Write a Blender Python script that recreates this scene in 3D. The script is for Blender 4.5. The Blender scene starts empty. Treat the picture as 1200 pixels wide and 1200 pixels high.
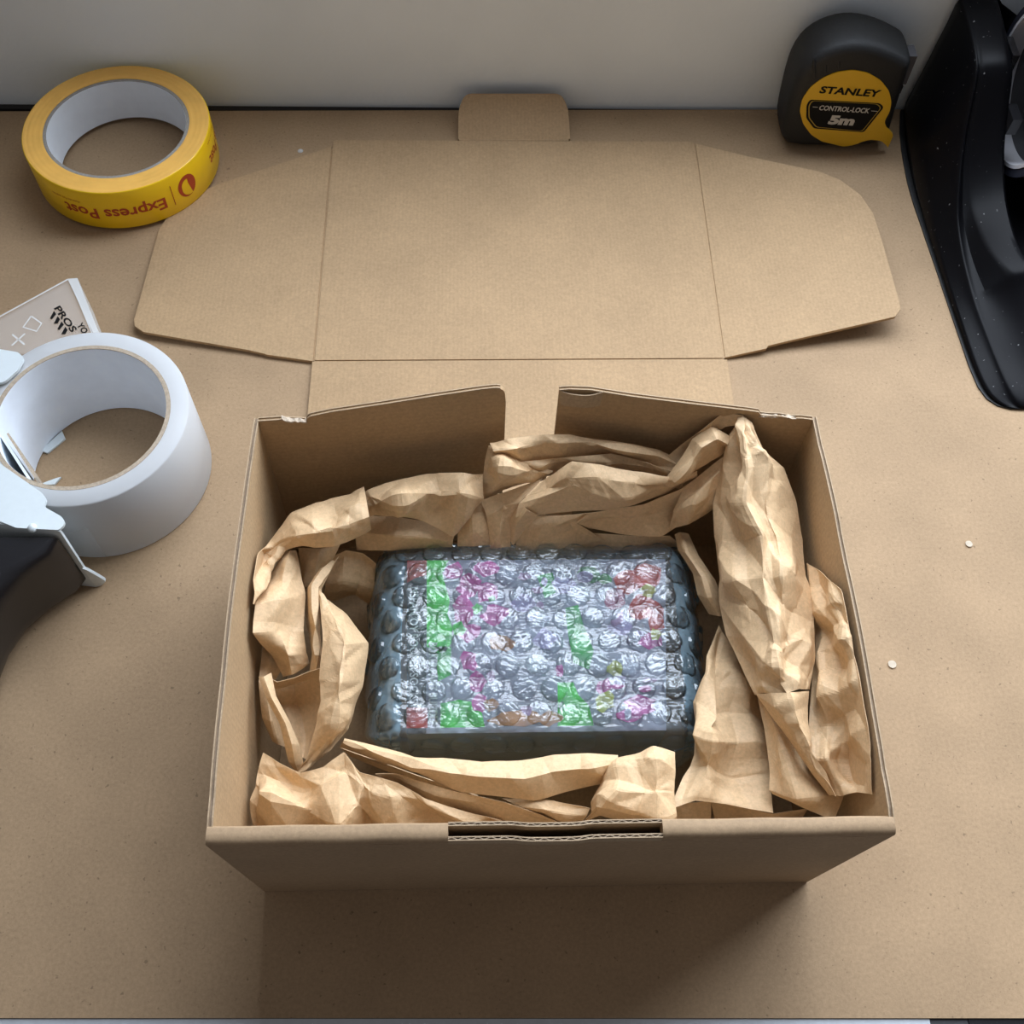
import bpy, bmesh, math, random
import numpy as np
from mathutils import Vector, Matrix
from mathutils import geometry as mgeo

sc = bpy.context.scene
COL = sc.collection
MM = 0.001

# ------------------------------------------------------------------ camera
cam = bpy.data.cameras.new('camera')
camo = bpy.data.objects.new('camera', cam)
COL.objects.link(camo)
cam.sensor_width = 36.0
cam.sensor_fit = 'HORIZONTAL'
cam.lens = 36.0 * 1.04839309
cam.clip_start = 0.01
camo.location = (-0.02494095, -0.08073608, 0.45305896)
p_, y_, r_ = 0.51394247, -0.07091032, 0.05638464
camo.matrix_world = Matrix.Translation(camo.location) @ (Matrix.Rotation(y_, 4, 'Z') @ Matrix.Rotation(p_, 4, 'X') @ Matrix.Rotation(r_, 4, 'Z'))
sc.camera = camo

# ------------------------------------------------------------------ light
world = bpy.data.worlds.new('room_light')
sc.world = world
world.use_nodes = True
bg = world.node_tree.nodes['Background']
bg.inputs[0].default_value = (1.0, 0.965, 0.99, 1)
bg.inputs[1].default_value = 0.195
WIN = (-0.17, 1.05, 0.20, 1.25)          # window opening in the back wall: x0, x1, z0, z1
WALL_Y = 0.463
def window_light():
    l = bpy.data.lights.new('window_daylight', 'AREA')
    l.shape = 'RECTANGLE'
    l.size = WIN[1] - WIN[0]
    l.size_y = WIN[3] - WIN[2]
    l.energy = 37.0
    l.color = (0.87, 0.955, 1.09)
    o = bpy.data.objects.new('window_daylight', l)
    COL.objects.link(o)
    o.location = ((WIN[0] + WIN[1]) / 2, WALL_Y + 0.05, (WIN[2] + WIN[3]) / 2)
    o.rotation_euler = (math.radians(-90), 0, 0)
window_light()
sc.view_settings.view_transform = 'Standard'
sc.view_settings.look = 'None'
sc.view_settings.gamma = 1.0
sc.view_settings.use_curve_mapping = False
sc.view_settings.exposure = 0.0

# ------------------------------------------------------------------ materials
def new_mat(name):
    m = bpy.data.materials.new(name)
    m.use_nodes = True
    nt = m.node_tree
    b = nt.nodes['Principled BSDF']
    return m, nt, b

def N(nt, kind, **kw):
    n = nt.nodes.new(kind)
    for k, v in kw.items():
        if k in n.inputs:
            n.inputs[k].default_value = v
        else:
            setattr(n, k, v)
    return n

def plain(name, col, rough=0.5, spec=0.5, coat=0.0, metal=0.0, grain=0.0, gscale=300.0, bump=0.0):
    m, nt, b = new_mat(name)
    b.inputs['Base Color'].default_value = (*col, 1)
    b.inputs['Roughness'].default_value = rough
    b.inputs['Specular IOR Level'].default_value = spec
    b.inputs['Coat Weight'].default_value = coat
    b.inputs['Metallic'].default_value = metal
    tc = N(nt, 'ShaderNodeTexCoord')
    nz = N(nt, 'ShaderNodeTexNoise', Scale=gscale, Detail=4.0, Roughness=0.6)
    nt.links.new(tc.outputs['Object'], nz.inputs['Vector'])
    if grain > 0:
        mr = N(nt, 'ShaderNodeMapRange')
        mr.inputs['From Min'].default_value = 0.3
        mr.inputs['From Max'].default_value = 0.7
        mr.inputs['To Min'].default_value = 1 - grain
        mr.inputs['To Max'].default_value = 1 + grain
        nt.links.new(nz.outputs['Fac'], mr.inputs['Value'])
        vm = N(nt, 'ShaderNodeVectorMath', operation='SCALE')
        vm.inputs[0].default_value = col
        nt.links.new(mr.outputs[0], vm.inputs['Scale'])
        nt.links.new(vm.outputs[0], b.inputs['Base Color'])
    if bump > 0:
        bp = N(nt, 'ShaderNodeBump', Strength=bump, Distance=0.0004)
        nt.links.new(nz.outputs['Fac'], bp.inputs['Height'])
        nt.links.new(bp.outputs[0], b.inputs['Normal'])
    return m

def fibre_board(name, col, flute=None, speck=0.0, rough=0.75, amp=0.06, spec=0.15):
    """brown board or card: soft mottling, fine fibre specks and, on card, faint lines of the flutes beneath"""
    m, nt, b = new_mat(name)
    L = nt.links.new
    tc = N(nt, 'ShaderNodeTexCoord')
    big = N(nt, 'ShaderNodeTexNoise', Scale=22.0, Detail=3.0)
    fine = N(nt, 'ShaderNodeTexNoise', Scale=650.0, Detail=5.0, Roughness=0.75)
    L(tc.outputs['Object'], big.inputs['Vector'])
    L(tc.outputs['Object'], fine.inputs['Vector'])
    a1 = N(nt, 'ShaderNodeMapRange'); a1.inputs['From Min'].default_value = 0.3; a1.inputs['From Max'].default_value = 0.7
    a1.inputs['To Min'].default_value = 1 - amp; a1.inputs['To Max'].default_value = 1 + amp
    L(big.outputs['Fac'], a1.inputs['Value'])
    a2 = N(nt, 'ShaderNodeMapRange'); a2.inputs['From Min'].default_value = 0.3; a2.inputs['From Max'].default_value = 0.7
    a2.inputs['To Min'].default_value = 0.84; a2.inputs['To Max'].default_value = 1.13
    L(fine.outputs['Fac'], a2.inputs['Value'])
    mul = N(nt, 'ShaderNodeMath', operation='MULTIPLY')
    L(a1.outputs[0], mul.inputs[0]); L(a2.outputs[0], mul.inputs[1])
    last = mul
    if flute:
        mp = N(nt, 'ShaderNodeMapping')
        L(tc.outputs['Object'], mp.inputs['Vector'])
        wv = N(nt, 'ShaderNodeTexWave', Scale=flute[1], Distortion=1.2, Detail=2.0)
        wv.inputs['Detail Scale'].default_value = 2.0
        wv.bands_direction = flute[0]
        L(mp.outputs[0], wv.inputs['Vector'])
        a3 = N(nt, 'ShaderNodeMapRange'); a3.inputs['To Min'].default_value = 0.975; a3.inputs['To Max'].default_value = 1.018
        L(wv.outputs['Fac'], a3.inputs['Value'])
        m2 = N(nt, 'ShaderNodeMath', operation='MULTIPLY')
        L(last.outputs[0], m2.inputs[0]); L(a3.outputs[0], m2.inputs[1])
        last = m2
    if speck > 0:
        vo = N(nt, 'ShaderNodeTexNoise', Scale=420.0, Detail=2.0)
        L(tc.outputs['Object'], vo.inputs['Vector'])
        a4 = N(nt, 'ShaderNodeMapRange'); a4.inputs['From Min'].default_value = 0.67; a4.inputs['From Max'].default_value = 0.74
        a4.inputs['To Min'].default_value = 1.0; a4.inputs['To Max'].default_value = 1 - speck
        L(vo.outputs['Fac'], a4.inputs['Value'])
        m3 = N(nt, 'ShaderNodeMath', operation='MULTIPLY')
        L(last.outputs[0], m3.inputs[0]); L(a4.outputs[0], m3.inputs[1])
        last = m3
    vm = N(nt, 'ShaderNodeVectorMath', operation='SCALE')
    vm.inputs[0].default_value = col
    L(last.outputs[0], vm.inputs['Scale'])
    L(vm.outputs[0], b.inputs['Base Color'])
    b.inputs['Roughness'].default_value = rough
    b.inputs['Specular IOR Level'].default_value = spec
    bp = N(nt, 'ShaderNodeBump', Strength=0.25, Distance=0.0003)
    L(fine.outputs['Fac'], bp.inputs['Height'])
    L(bp.outputs[0], b.inputs['Normal'])
    return m

M = {}
M['mdf'] = fibre_board('mdf_board', (0.375, 0.258, 0.152), speck=0.35, rough=0.65, amp=0.09, spec=0.15)
M['card_y'] = fibre_board('card_lid', (0.43, 0.292, 0.163), flute=('X', 150.0), rough=0.62)
M['card_side'] = fibre_board('card_side', (0.45, 0.31, 0.175), flute=('Y', 150.0), rough=0.62)
M['card_back'] = fibre_board('card_back', (0.43, 0.292, 0.163), flute=('Z', 130.0), rough=0.62)
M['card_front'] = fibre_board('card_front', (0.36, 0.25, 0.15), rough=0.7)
M['liner'] = plain('card_cut_edge', (0.40, 0.29, 0.18), 0.8, grain=0.15, gscale=900)
M['flute'] = plain('card_flute', (0.27, 0.20, 0.135), 0.85, grain=0.15, gscale=900)
M['torn'] = plain('torn_card', (0.50, 0.41, 0.31), 0.9, grain=0.2, gscale=700, bump=0.6)
M['kraft'] = fibre_board('kraft_paper', (0.67, 0.465, 0.262), rough=0.6, amp=0.05, spec=0.4)
M['plaster'] = plain('painted_wall', (0.62, 0.63, 0.62), 0.6, grain=0.02, gscale=30, bump=0)
M['grey_floor'] = plain('grey_floor', (0.25, 0.25, 0.25), 0.7, grain=0.1)
M['alu'] = plain('edge_metal', (0.50, 0.53, 0.56), 0.45, metal=0.3, grain=0.05)
M['black_soft'] = plain('black_rubber', (0.007, 0.0075, 0.008), 0.6, grain=0.2, gscale=800, bump=0.3)
M['black_gloss'] = plain('black_plastic', (0.012, 0.012, 0.014), 0.25, spec=0.6)
M['black_ink'] = plain('black_print', (0.006, 0.006, 0.006), 0.6, spec=0.15)
M['yellow_label'] = plain('yellow_label', (0.75, 0.44, 0.012), 0.45)
M['gold_line'] = plain('gold_print', (0.45, 0.30, 0.03), 0.5)
M['pale_ink'] = plain('pale_print', (0.55, 0.53, 0.48), 0.5)
M['white_core'] = plain('white_core_paper', (0.86, 0.92, 0.99), 0.7, grain=0.03, gscale=120)
M['grey_core'] = plain('grey_core_edge', (0.33, 0.31, 0.28), 0.8, grain=0.15, gscale=900)
M['brown_core'] = plain('brown_core_edge', (0.42, 0.34, 0.25), 0.8, grain=0.2, gscale=900)
M['yellow_tape'] = plain('yellow_tape_face', (0.93, 0.60, 0.004), 0.28, spec=0.5, grain=0.04, gscale=60)
M['orange_tape'] = plain('yellow_tape_layers', (0.98, 0.55, 0.12), 0.42, grain=0.06, gscale=90)
M['red_ink'] = plain('red_print', (0.42, 0.045, 0.008), 0.4)
M['white_metal'] = plain('white_enamel', (0.68, 0.745, 0.76), 0.35, spec=0.5, grain=0.02)
M['spool_white'] = plain('spool_white', (0.6, 0.6, 0.63), 0.5)
M['chip'] = plain('paper_chip', (0.55, 0.47, 0.36), 0.8, grain=0.1)
M['dark_gap'] = plain('gap_shade', (0.02, 0.018, 0.016), 0.8)  # near-black colour standing in for shade in the gap at the wall

def dusty_black():
    m, nt, b = new_mat('dusty_black_plastic')
    L = nt.links.new
    tc = N(nt, 'ShaderNodeTexCoord')
    nz = N(nt, 'ShaderNodeTexNoise', Scale=500.0, Detail=2.0)
    L(tc.outputs['Object'], nz.inputs['Vector'])
    r = N(nt, 'ShaderNodeMapRange'); r.inputs['From Min'].default_value = 0.72; r.inputs['From Max'].default_value = 0.80
    L(nz.outputs['Fac'], r.inputs['Value'])
    mx = N(nt, 'ShaderNodeMix', data_type='RGBA')
    mx.inputs['A'].default_value = (0.004, 0.004, 0.005, 1)
    mx.inputs['B'].default_value = (0.25, 0.25, 0.25, 1)
    L(r.outputs[0], mx.inputs['Factor'])
    L(mx.outputs['Result'], b.inputs['Base Color'])
    b.inputs['Roughness'].default_value = 0.33
    b.inputs['Specular IOR Level'].default_value = 0.08
    return m
M['dusty'] = dusty_black()

def wall_paint():
    m, nt, b = new_mat('rolled_wall_paint')
    L = nt.links.new
    tc = N(nt, 'ShaderNodeTexCoord')
    nz = N(nt, 'ShaderNodeTexNoise', Scale=320.0, Detail=3.0)
    L(tc.outputs['Object'], nz.inputs['Vector'])
    n2 = N(nt, 'ShaderNodeTexNoise', Scale=9.0, Detail=3.0)
    L(tc.outputs['Object'], n2.inputs['Vector'])
    r = N(nt, 'ShaderNodeMapRange'); r.inputs['From Min'].default_value = 0.3; r.inputs['From Max'].default_value = 0.7
    r.inputs['To Min'].default_value = 0.95; r.inputs['To Max'].default_value = 1.05
    L(n2.outputs['Fac'], r.inputs['Value'])
    vm = N(nt, 'ShaderNodeVectorMath', operation='SCALE'); vm.inputs[0].default_value = (0.86, 0.94, 0.99)
    L(r.outputs[0], vm.inputs['Scale']); L(vm.outputs[0], b.inputs['Base Color'])
    bp = N(nt, 'ShaderNodeBump', Strength=0.35, Distance=0.0006)
    L(nz.outputs['Fac'], bp.inputs['Height']); L(bp.outputs[0], b.inputs['Normal'])
    b.inputs['Roughness'].default_value = 0.55
    return m
M['wall'] = wall_paint()

def milky_tape():
    m, nt, b = new_mat('milky_clear_tape')
    L = nt.links.new
    b.inputs['Base Color'].default_value = (0.84, 0.86, 0.87, 1)
    b.inputs['Roughness'].default_value = 0.45
    b.inputs['IOR'].default_value = 1.25
    b.inputs['Transmission Weight'].default_value = 0.45
    b.inputs['Specular IOR Level'].default_value = 0.3
    return m
M['milky'] = milky_tape()

def frosted_plastic():
    m, nt, b = new_mat('frosted_clear_plastic')
    b.inputs['Base Color'].default_value = (0.80, 0.80, 0.79, 1)
    b.inputs['Roughness'].default_value = 0.25
    b.inputs['Alpha'].default_value = 0.17
    return m
M['frosted'] = frosted_plastic()
def lip_plastic():
    m, nt, b = new_mat('clear_plastic_edge')
    b.inputs['Base Color'].default_value = (0.78, 0.79, 0.78, 1)
    b.inputs['Roughness'].default_value = 0.2
    b.inputs['Alpha'].default_value = 0.7
    return m
M['lip'] = lip_plastic()

def bubble_film(name, tint, haze, bscale, bstr, rough=0.12, gain=1.0, folds=0.0, hcol=(0.66, 0.78, 0.86)):
    """thin clear polythene: see-through with a cool tint, a little haze, sharp crinkled reflections"""
    m = bpy.data.materials.new(name)
    m.use_nodes = True
    nt = m.node_tree
    nt.nodes.remove(nt.nodes['Principled BSDF'])
    out = nt.nodes['Material Output']
    L = nt.links.new
    tc = N(nt, 'ShaderNodeTexCoord')
    mp = N(nt, 'ShaderNodeMapping')
    mp.inputs['Scale'].default_value = (0.3, 1.4, 1.0)
    L(tc.outputs['Object'], mp.inputs['Vector'])
    nz = N(nt, 'ShaderNodeTexNoise', Scale=bscale, Detail=3.0, Roughness=0.55, Distortion=0.6)
    L(mp.outputs[0], nz.inputs['Vector'])
    bp = N(nt, 'ShaderNodeBump', Strength=bstr, Distance=0.002)
    L(nz.outputs['Fac'], bp.inputs['Height'])
    if folds > 0:
        wv = N(nt, 'ShaderNodeTexWave', Scale=folds, Distortion=5.5, Detail=2.0)
        wv.inputs['Detail Scale'].default_value = 2.2
        wv.bands_direction = 'Y'
        L(tc.outputs['Object'], wv.inputs['Vector'])
        b2 = N(nt, 'ShaderNodeBump', Strength=0.34, Distance=0.0006)
        L(wv.outputs['Fac'], b2.inputs['Height'])
        L(bp.outputs[0], b2.inputs['Normal'])
        bp = b2
    tr = N(nt, 'ShaderNodeBsdfTransparent', Color=(*tint, 1))
    df = N(nt, 'ShaderNodeBsdfDiffuse', Color=(*hcol, 1))
    m1 = N(nt, 'ShaderNodeMixShader', Fac=haze)
    L(tr.outputs[0], m1.inputs[1]); L(df.outputs[0], m1.inputs[2])
    gl = N(nt, 'ShaderNodeBsdfGlossy', Color=(1, 1, 1, 1), Roughness=rough)
    L(bp.outputs[0], gl.inputs['Normal'])
    fr = N(nt, 'ShaderNodeFresnel', IOR=1.55)
    L(bp.outputs[0], fr.inputs['Normal'])
    f2 = N(nt, 'ShaderNodeMath', operation='MULTIPLY_ADD')
    f2.inputs[1].default_value = gain; f2.inputs[2].default_value = 0.0; f2.use_clamp = True
    L(fr.outputs[0], f2.inputs[0])
    m2 = N(nt, 'ShaderNodeMixShader')
    L(f2.outputs[0], m2.inputs['Fac']); L(m1.outputs[0], m2.inputs[1]); L(gl.outputs[0], m2.inputs[2])
    L(m2.outputs[0], out.inputs['Surface'])
    return m
M['film'] = bubble_film('bubble_wrap_film', (0.92, 0.98, 0.99), 0.13, 120.0, 0.8, 0.11, 0.95)
M['film_folded'] = bubble_film('bubble_wrap_folded_end', (0.60, 0.74, 0.80), 0.36, 120.0, 0.6, 0.12, 1.6, 0.0, (0.42, 0.62, 0.74))
M['bubble'] = bubble_film('bubble_wrap_bubble', (0.95, 0.98, 0.985), 0.02, 140.0, 0.4, 0.07, 1.15, 95.0)

# ------------------------------------------------------------------ helpers
def link(name, me, mat, root=None, parent=None, smooth=False, base=None):
    """me holds world millimetre coordinates already scaled to metres; base is the thing's origin"""
    if mat is not None and not me.materials:
        me.materials.append(mat)
    o = bpy.data.objects.new(name, me)
    COL.objects.link(o)
    if smooth:
        for p in me.polygons:
            p.use_smooth = True
    par = parent or root
    if par is not None:
        o.parent = par
        off = Vector((0, 0, 0))
        q = par
        while q is not None:
            off += q.location
            q = q.parent
        o.location = -off
    elif base is not None:
        b = Vector(base) * MM
        me.transform(Matrix.Translation(-b))
        o.location = b
    return o

def tag(o, label, cat, group=None):
    o['label'] = label
    o['category'] = cat
    if group:
        o['group'] = group
    return o

def thing(name, label, cat, loc, group=None):
    o = bpy.data.objects.new(name, None)
    o.empty_display_size = 0.02
    COL.objects.link(o)
    o.location = Vector(loc) * MM
    return tag(o, label, cat, group)

def structure(o):
    o['kind'] = 'structure'
    return o

def mesh_from(verts, faces, name='m'):
    me = bpy.data.meshes.new(name)
    me.from_pydata([tuple(c * MM for c in v) for v in verts], [], faces)
    me.update()
    return me

def bm_mesh(bm):
    me = bpy.data.meshes.new('m')
    bmesh.ops.recalc_face_normals(bm, faces=bm.faces)
    bm.to_mesh(me)
    bm.free()
    return me

def bevel(bm, w, seg=2, ang=30):
    es = [e for e in bm.edges if len(e.link_faces) == 2 and e.calc_face_angle(0) > math.radians(ang)]
    bmesh.ops.bevel(bm, geom=es, offset=w * MM, segments=seg, affect='EDGES', profile=0.5, clamp_overlap=True)

def add_hex(bm, P):
    """eight corners, bottom four then top four, in mm"""
    v = [bm.verts.new(Vector(p) * MM) for p in P]
    for f in ((3, 2, 1, 0), (4, 5, 6, 7), (0, 1, 5, 4), (1, 2, 6, 5), (2, 3, 7, 6), (3, 0, 4, 7)):
        bm.faces.new([v[i] for i in f])

def box_bm(x0, x1, y0, y1, z0, z1, bm=None):
    bm = bm or bmesh.new()
    add_hex(bm, [(x0, y0, z0), (x1, y0, z0), (x1, y1, z0), (x0, y1, z0), (x0, y0, z1), (x1, y0, z1), (x1, y1, z1), (x0, y1, z1)])
    return bm

def prism_bm(low, high, bm=None):
    """solid between two outlines of the same count (3D points in mm)"""
    bm = bm or bmesh.new()
    a = [bm.verts.new(Vector(p) * MM) for p in low]
    b = [bm.verts.new(Vector(p) * MM) for p in high]
    n = len(a)
    bm.faces.new(list(reversed(a)))
    bm.faces.new(b)
    for i in range(n):
        j = (i + 1) % n
        bm.faces.new((a[i], a[j], b[j], b[i]))
    return bm

def loft(sections, closed=True, caps=True):
    V = [p for s in sections for p in s]
    n = len(sections[0])
    F = []
    for i in range(len(sections) - 1):
        for j in range(n if closed else n - 1):
            k = (j + 1) % n
            F.append((i * n + j, i * n + k, (i + 1) * n + k, (i + 1) * n + j))
    if caps and closed:
        F.append(tuple(reversed(range(n))))
        F.append(tuple((len(sections) - 1) * n + j for j in range(n)))
    return V, F

def lathe(prof, c, n=96, axis='Z', closed=True):
    """prof: (r, h) points; turned about an axis through c"""
    secs = []
    for i in range(n):
        t = 2 * math.pi * i / n
        s = []
        for r, h in prof:
            if axis == 'Z':
                s.append((c[0] + r * math.cos(t), c[1] + r * math.sin(t), c[2] + h))
            else:
                s.append((c[0] + h, c[1] + r * math.cos(t), c[2] + r * math.sin(t)))
        secs.append(s)
    secs.append(secs[0])
    m = len(prof)
    V = [p for s in secs[:-1] for p in s]
    F = []
    for i in range(n):
        k = (i + 1) % n
        for j in range(m if closed else m - 1):
            l = (j + 1) % m
            F.append((i * m + j, k * m + j, k * m + l, i * m + l))
    return V, F

def fix(me):
    bm = bmesh.new(); bm.from_mesh(me)
    bmesh.ops.remove_doubles(bm, verts=bm.verts, dist=1e-7)
    bmesh.ops.recalc_face_normals(bm, faces=bm.faces)
    bm.to_mesh(me); bm.free()
    return me

def smooth_angle(o, deg=35):
    me = o.data
    for p in me.polygons:
        p.use_smooth = True
    me.set_sharp_from_angle(angle=math.radians(deg))
    return o

_text_cache = {}
def text_mesh(s, weight=0.0, shear=0.0):
    """flat lettering, unit box: returns verts in 0..1 x 0..1 (y from baseline to cap height) and faces"""
    key = (s, weight, shear)
    if key in _text_cache:
        return _text_cache[key]
    cu = bpy.data.curves.new('lettering', 'FONT')
    cu.body = s
    cu.size = 1.0
    cu.offset = weight
    cu.shear = shear
    cu.resolution_u = 3
    o = bpy.data.objects.new('lettering', cu)
    COL.objects.link(o)
    dg = bpy.context.evaluated_depsgraph_get()
    me = bpy.data.meshes.new_from_object(o.evaluated_get(dg))
    bpy.data.objects.remove(o)
    bm = bmesh.new(); bm.from_mesh(me)
    bmesh.ops.triangulate(bm, faces=bm.faces)
    bm.to_mesh(me); bm.free()
    V = np.array([v.co[:2] for v in me.vertices]) if len(me.vertices) else np.zeros((1, 2))
    F = [tuple(p.vertices) for p in me.polygons]
    x0, x1 = V[:, 0].min(), V[:, 0].max()
    cap = 0.73
    V = np.stack([(V[:, 0] - x0) / (x1 - x0), V[:, 1] / cap], 1)
    bpy.data.meshes.remove(me); bpy.data.curves.remove(cu)
    _text_cache[key] = (V, F)
    return V, F

def print_flat(s, o, ux, uy, weight=0.0, shear=0.0):
    """lettering on a plane: o lower left, ux the whole width, uy the cap height (mm vectors)"""
    V, F = text_mesh(s, weight, shear)
    o, ux, uy = np.array(o, float), np.array(ux, float), np.array(uy, float)
    W = o + V[:, :1] * ux + V[:, 1:2] * uy
    return [tuple(w) for w in W], F

def merge(parts):
    V, F = [], []
    for v, f in parts:
        n = len(V)
        V += list(v)
        F += [tuple(i + n for i in q) for q in f]
    return V, F

def ribbon(pts, w, up):
    """a flat line of width w through 3D points lying on a plane with normal up"""
    V, F = [], []
    P = [np.array(p, float) for p in pts]
    for i, p in enumerate(P):
        d = P[min(i + 1, len(P) - 1)] - P[max(i - 1, 0)]
        n = np.cross(up, d); n = n / (np.linalg.norm(n) + 1e-9) * w / 2
        V += [tuple(p - n), tuple(p + n)]
    for i in range(len(P) - 1):
        F.append((2 * i, 2 * i + 1, 2 * i + 3, 2 * i + 2))
    return V, F

def rounded(poly, r, seg=5):
    """round the corners of a 2D outline; r may be a list"""
    out = []
    n = len(poly)
    for i in range(n):
        p = np.array(poly[i], float); a = np.array(poly[i - 1], float); b = np.array(poly[(i + 1) % n], float)
        rr = r[i] if isinstance(r, (list, tuple)) else r
        da, db = a - p, b - p
        la, lb = np.linalg.norm(da), np.linalg.norm(db)
        t = min(rr, la * 0.49, lb * 0.49)
        if t < 1e-6:
            out.append(tuple(p)); continue
        s, e = p + da / la * t, p + db / lb * t
        for k in range(seg + 1):
            u = k / seg
            out.append(tuple((1 - u) ** 2 * s + 2 * u * (1 - u) * p + u * u * e))
    return out

# ------------------------------------------------------------------ the setting
def build_setting():
    bm = bmesh.new()
    x0, x1, z0, z1 = [v * 1000 for v in WIN]
    y0, y1 = WALL_Y * 1000, WALL_Y * 1000 + 90
    box_bm(-1300, x0, y0, y1, -720, 1900, bm)
    box_bm(x1, 2000, y0, y1, -720, 1900, bm)
    box_bm(x0, x1, y0, y1, -720, z0, bm)
    box_bm(x0, x1, y0, y1, z1, 1900, bm)
    structure(link('wall_back', bm_mesh(bm), M['wall']))
    bm = bmesh.new()
    fw = 28
    for a in ((x0, x1, z0, z0 + fw), (x0, x1, z1 - fw, z1), (x0, x0 + fw, z0, z1), (x1 - fw, x1, z0, z1), ((x0 + x1) / 2 - 14, (x0 + x1) / 2 + 14, z0, z1)):
        box_bm(a[0], a[1], y0 + 22, y0 + 46, a[2], a[3], bm)
    structure(link('window_1', bm_mesh(bm), M['white_metal']))
    structure(link('floor', bm_mesh(box_bm(-1300, 2000, -1500, y0, -740, -720)), M['grey_floor']))
    structure(link('gap_shade_strip', bm_mesh(box_bm(-1300, 2000, y0 - 4, y0, -60, -3)), M['dark_gap']))  # added dark strip: paints the shade in the gap behind the worktop
build_setting()

def build_worktop():
    t = thing('worktop', 'bare brown fibreboard worktop with a grey metal front edge, against the pale wall', 'worktop', (0, 200, -18))
    fy = lambda x: -48.0 - 0.0199 * (x + 11.7)
    by = lambda x: 456.8 + 0.0145 * (x + 60)
    a, b = -900.0, 900.0
    low = [(a, fy(a), -18), (b, fy(b), -18), (b, by(b), -18), (a, by(a), -18)]
    bm = prism_bm(low, [(p[0], p[1], 0) for p in low])
    link('board', bm_mesh(bm), M['mdf'], t)
    c = 150.0
    def strip(u, v, s0, s1, z):
        lo = [(u + s0, fy(u) - 16, -18), (v + s1, fy(v) - 16, -18), (v, fy(v) - 0.15, -18), (u, fy(u) - 0.15, -18)]
        return prism_bm(lo, [(p[0], p[1], z) for p in lo])
    link('edge_trim', bm_mesh(strip(a, c, 0, 0, -0.8)), M['alu'], t)['label'] = 'grey metal edge strip'
    link('edge_trim', bm_mesh(strip(c + 0.3, c + 15, 0, 0, -1.2)), plain('shadow_gap_edge', (0.03, 0.03, 0.033), 0.5), t)['label'] = 'dark grey piece in the edge strip, coloured as a shadow gap'  # dark colour stands in for the shade of a gap
    link('edge_trim', bm_mesh(strip(c + 15.3, b, 0, 0, -1.0)), M['black_gloss'], t)['label'] = 'black end of the edge strip'
build_worktop()

# ------------------------------------------------------------------ cardboard mailing box
T = 1.8
H = 106.8
def flute_edge(p0, p1, tdir, down, name, parent, dip=None, pitch=4.2, thick=T, wave=True):
    """cut edge of corrugated board between p0 and p1: two liners with the waved sheet between"""
    p0, p1, tdir, down = [np.array(v, float) for v in (p0, p1, tdir, down)]
    L = np.linalg.norm(p1 - p0)
    n = max(8, int(L / pitch * 8))
    d = dip or (lambda s: (0.0, 0.0))
    def at(s, off, z):
        dy, dz = d(s)
        return tuple(p0 + (p1 - p0) * s + tdir * (off + dy) - down * (z - dz) * -1.0)
    V, F = [], []
    for i in range(n + 1):
        s = i / n
        for off in (0.0, 0.32, thick - 0.32, thick):
            V.append(at(s, off, 0)); V.append(at(s, off, 5.0))
    for i in range(n):
        a, b = i * 8, (i + 1) * 8
        for k in (0, 4):
            F.append((a + k, b + k, b + k + 2, a + k + 2))
            F.append((a + k, b + k, b + k + 1, a + k + 1))
            F.append((a + k + 2, b + k + 2, b + k + 3, a + k + 3))
    link('cut_edge', mesh_from(V, F), M['liner'], parent=parent)
    V, F = [], []
    for i in range(n + 1):
        s = i / n
        w = (thick / 2) + (thick / 2 - 0.34) * math.sin(2 * math.pi * s * L / pitch)
        for off in (w - 0.17, w + 0.17):
            V.append(at(s, off, 0.05)); V.append(at(s, off, 5.0))
    for i in range(n):
        a, b = i * 4, (i + 1) * 4
        F += [(a, b, b + 2, a + 2), (a, b, b + 1, a + 1), (a + 2, b + 2, b + 3, a + 3)]
    link('flute', mesh_from(V, F), M['flute'], parent=parent)

def panel_sheet(outline, thick_vec, mat, name, parent, bev=0.0):
    lo = [np.array(p, float) for p in outline]
    hi = [p + np.array(thick_vec, float) for p in lo]
    bm = prism_bm(lo, hi)
    if bev:
        bevel(bm, bev, 1, 50)
    return link(name, bm_mesh(bm), mat, parent=parent)

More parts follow.
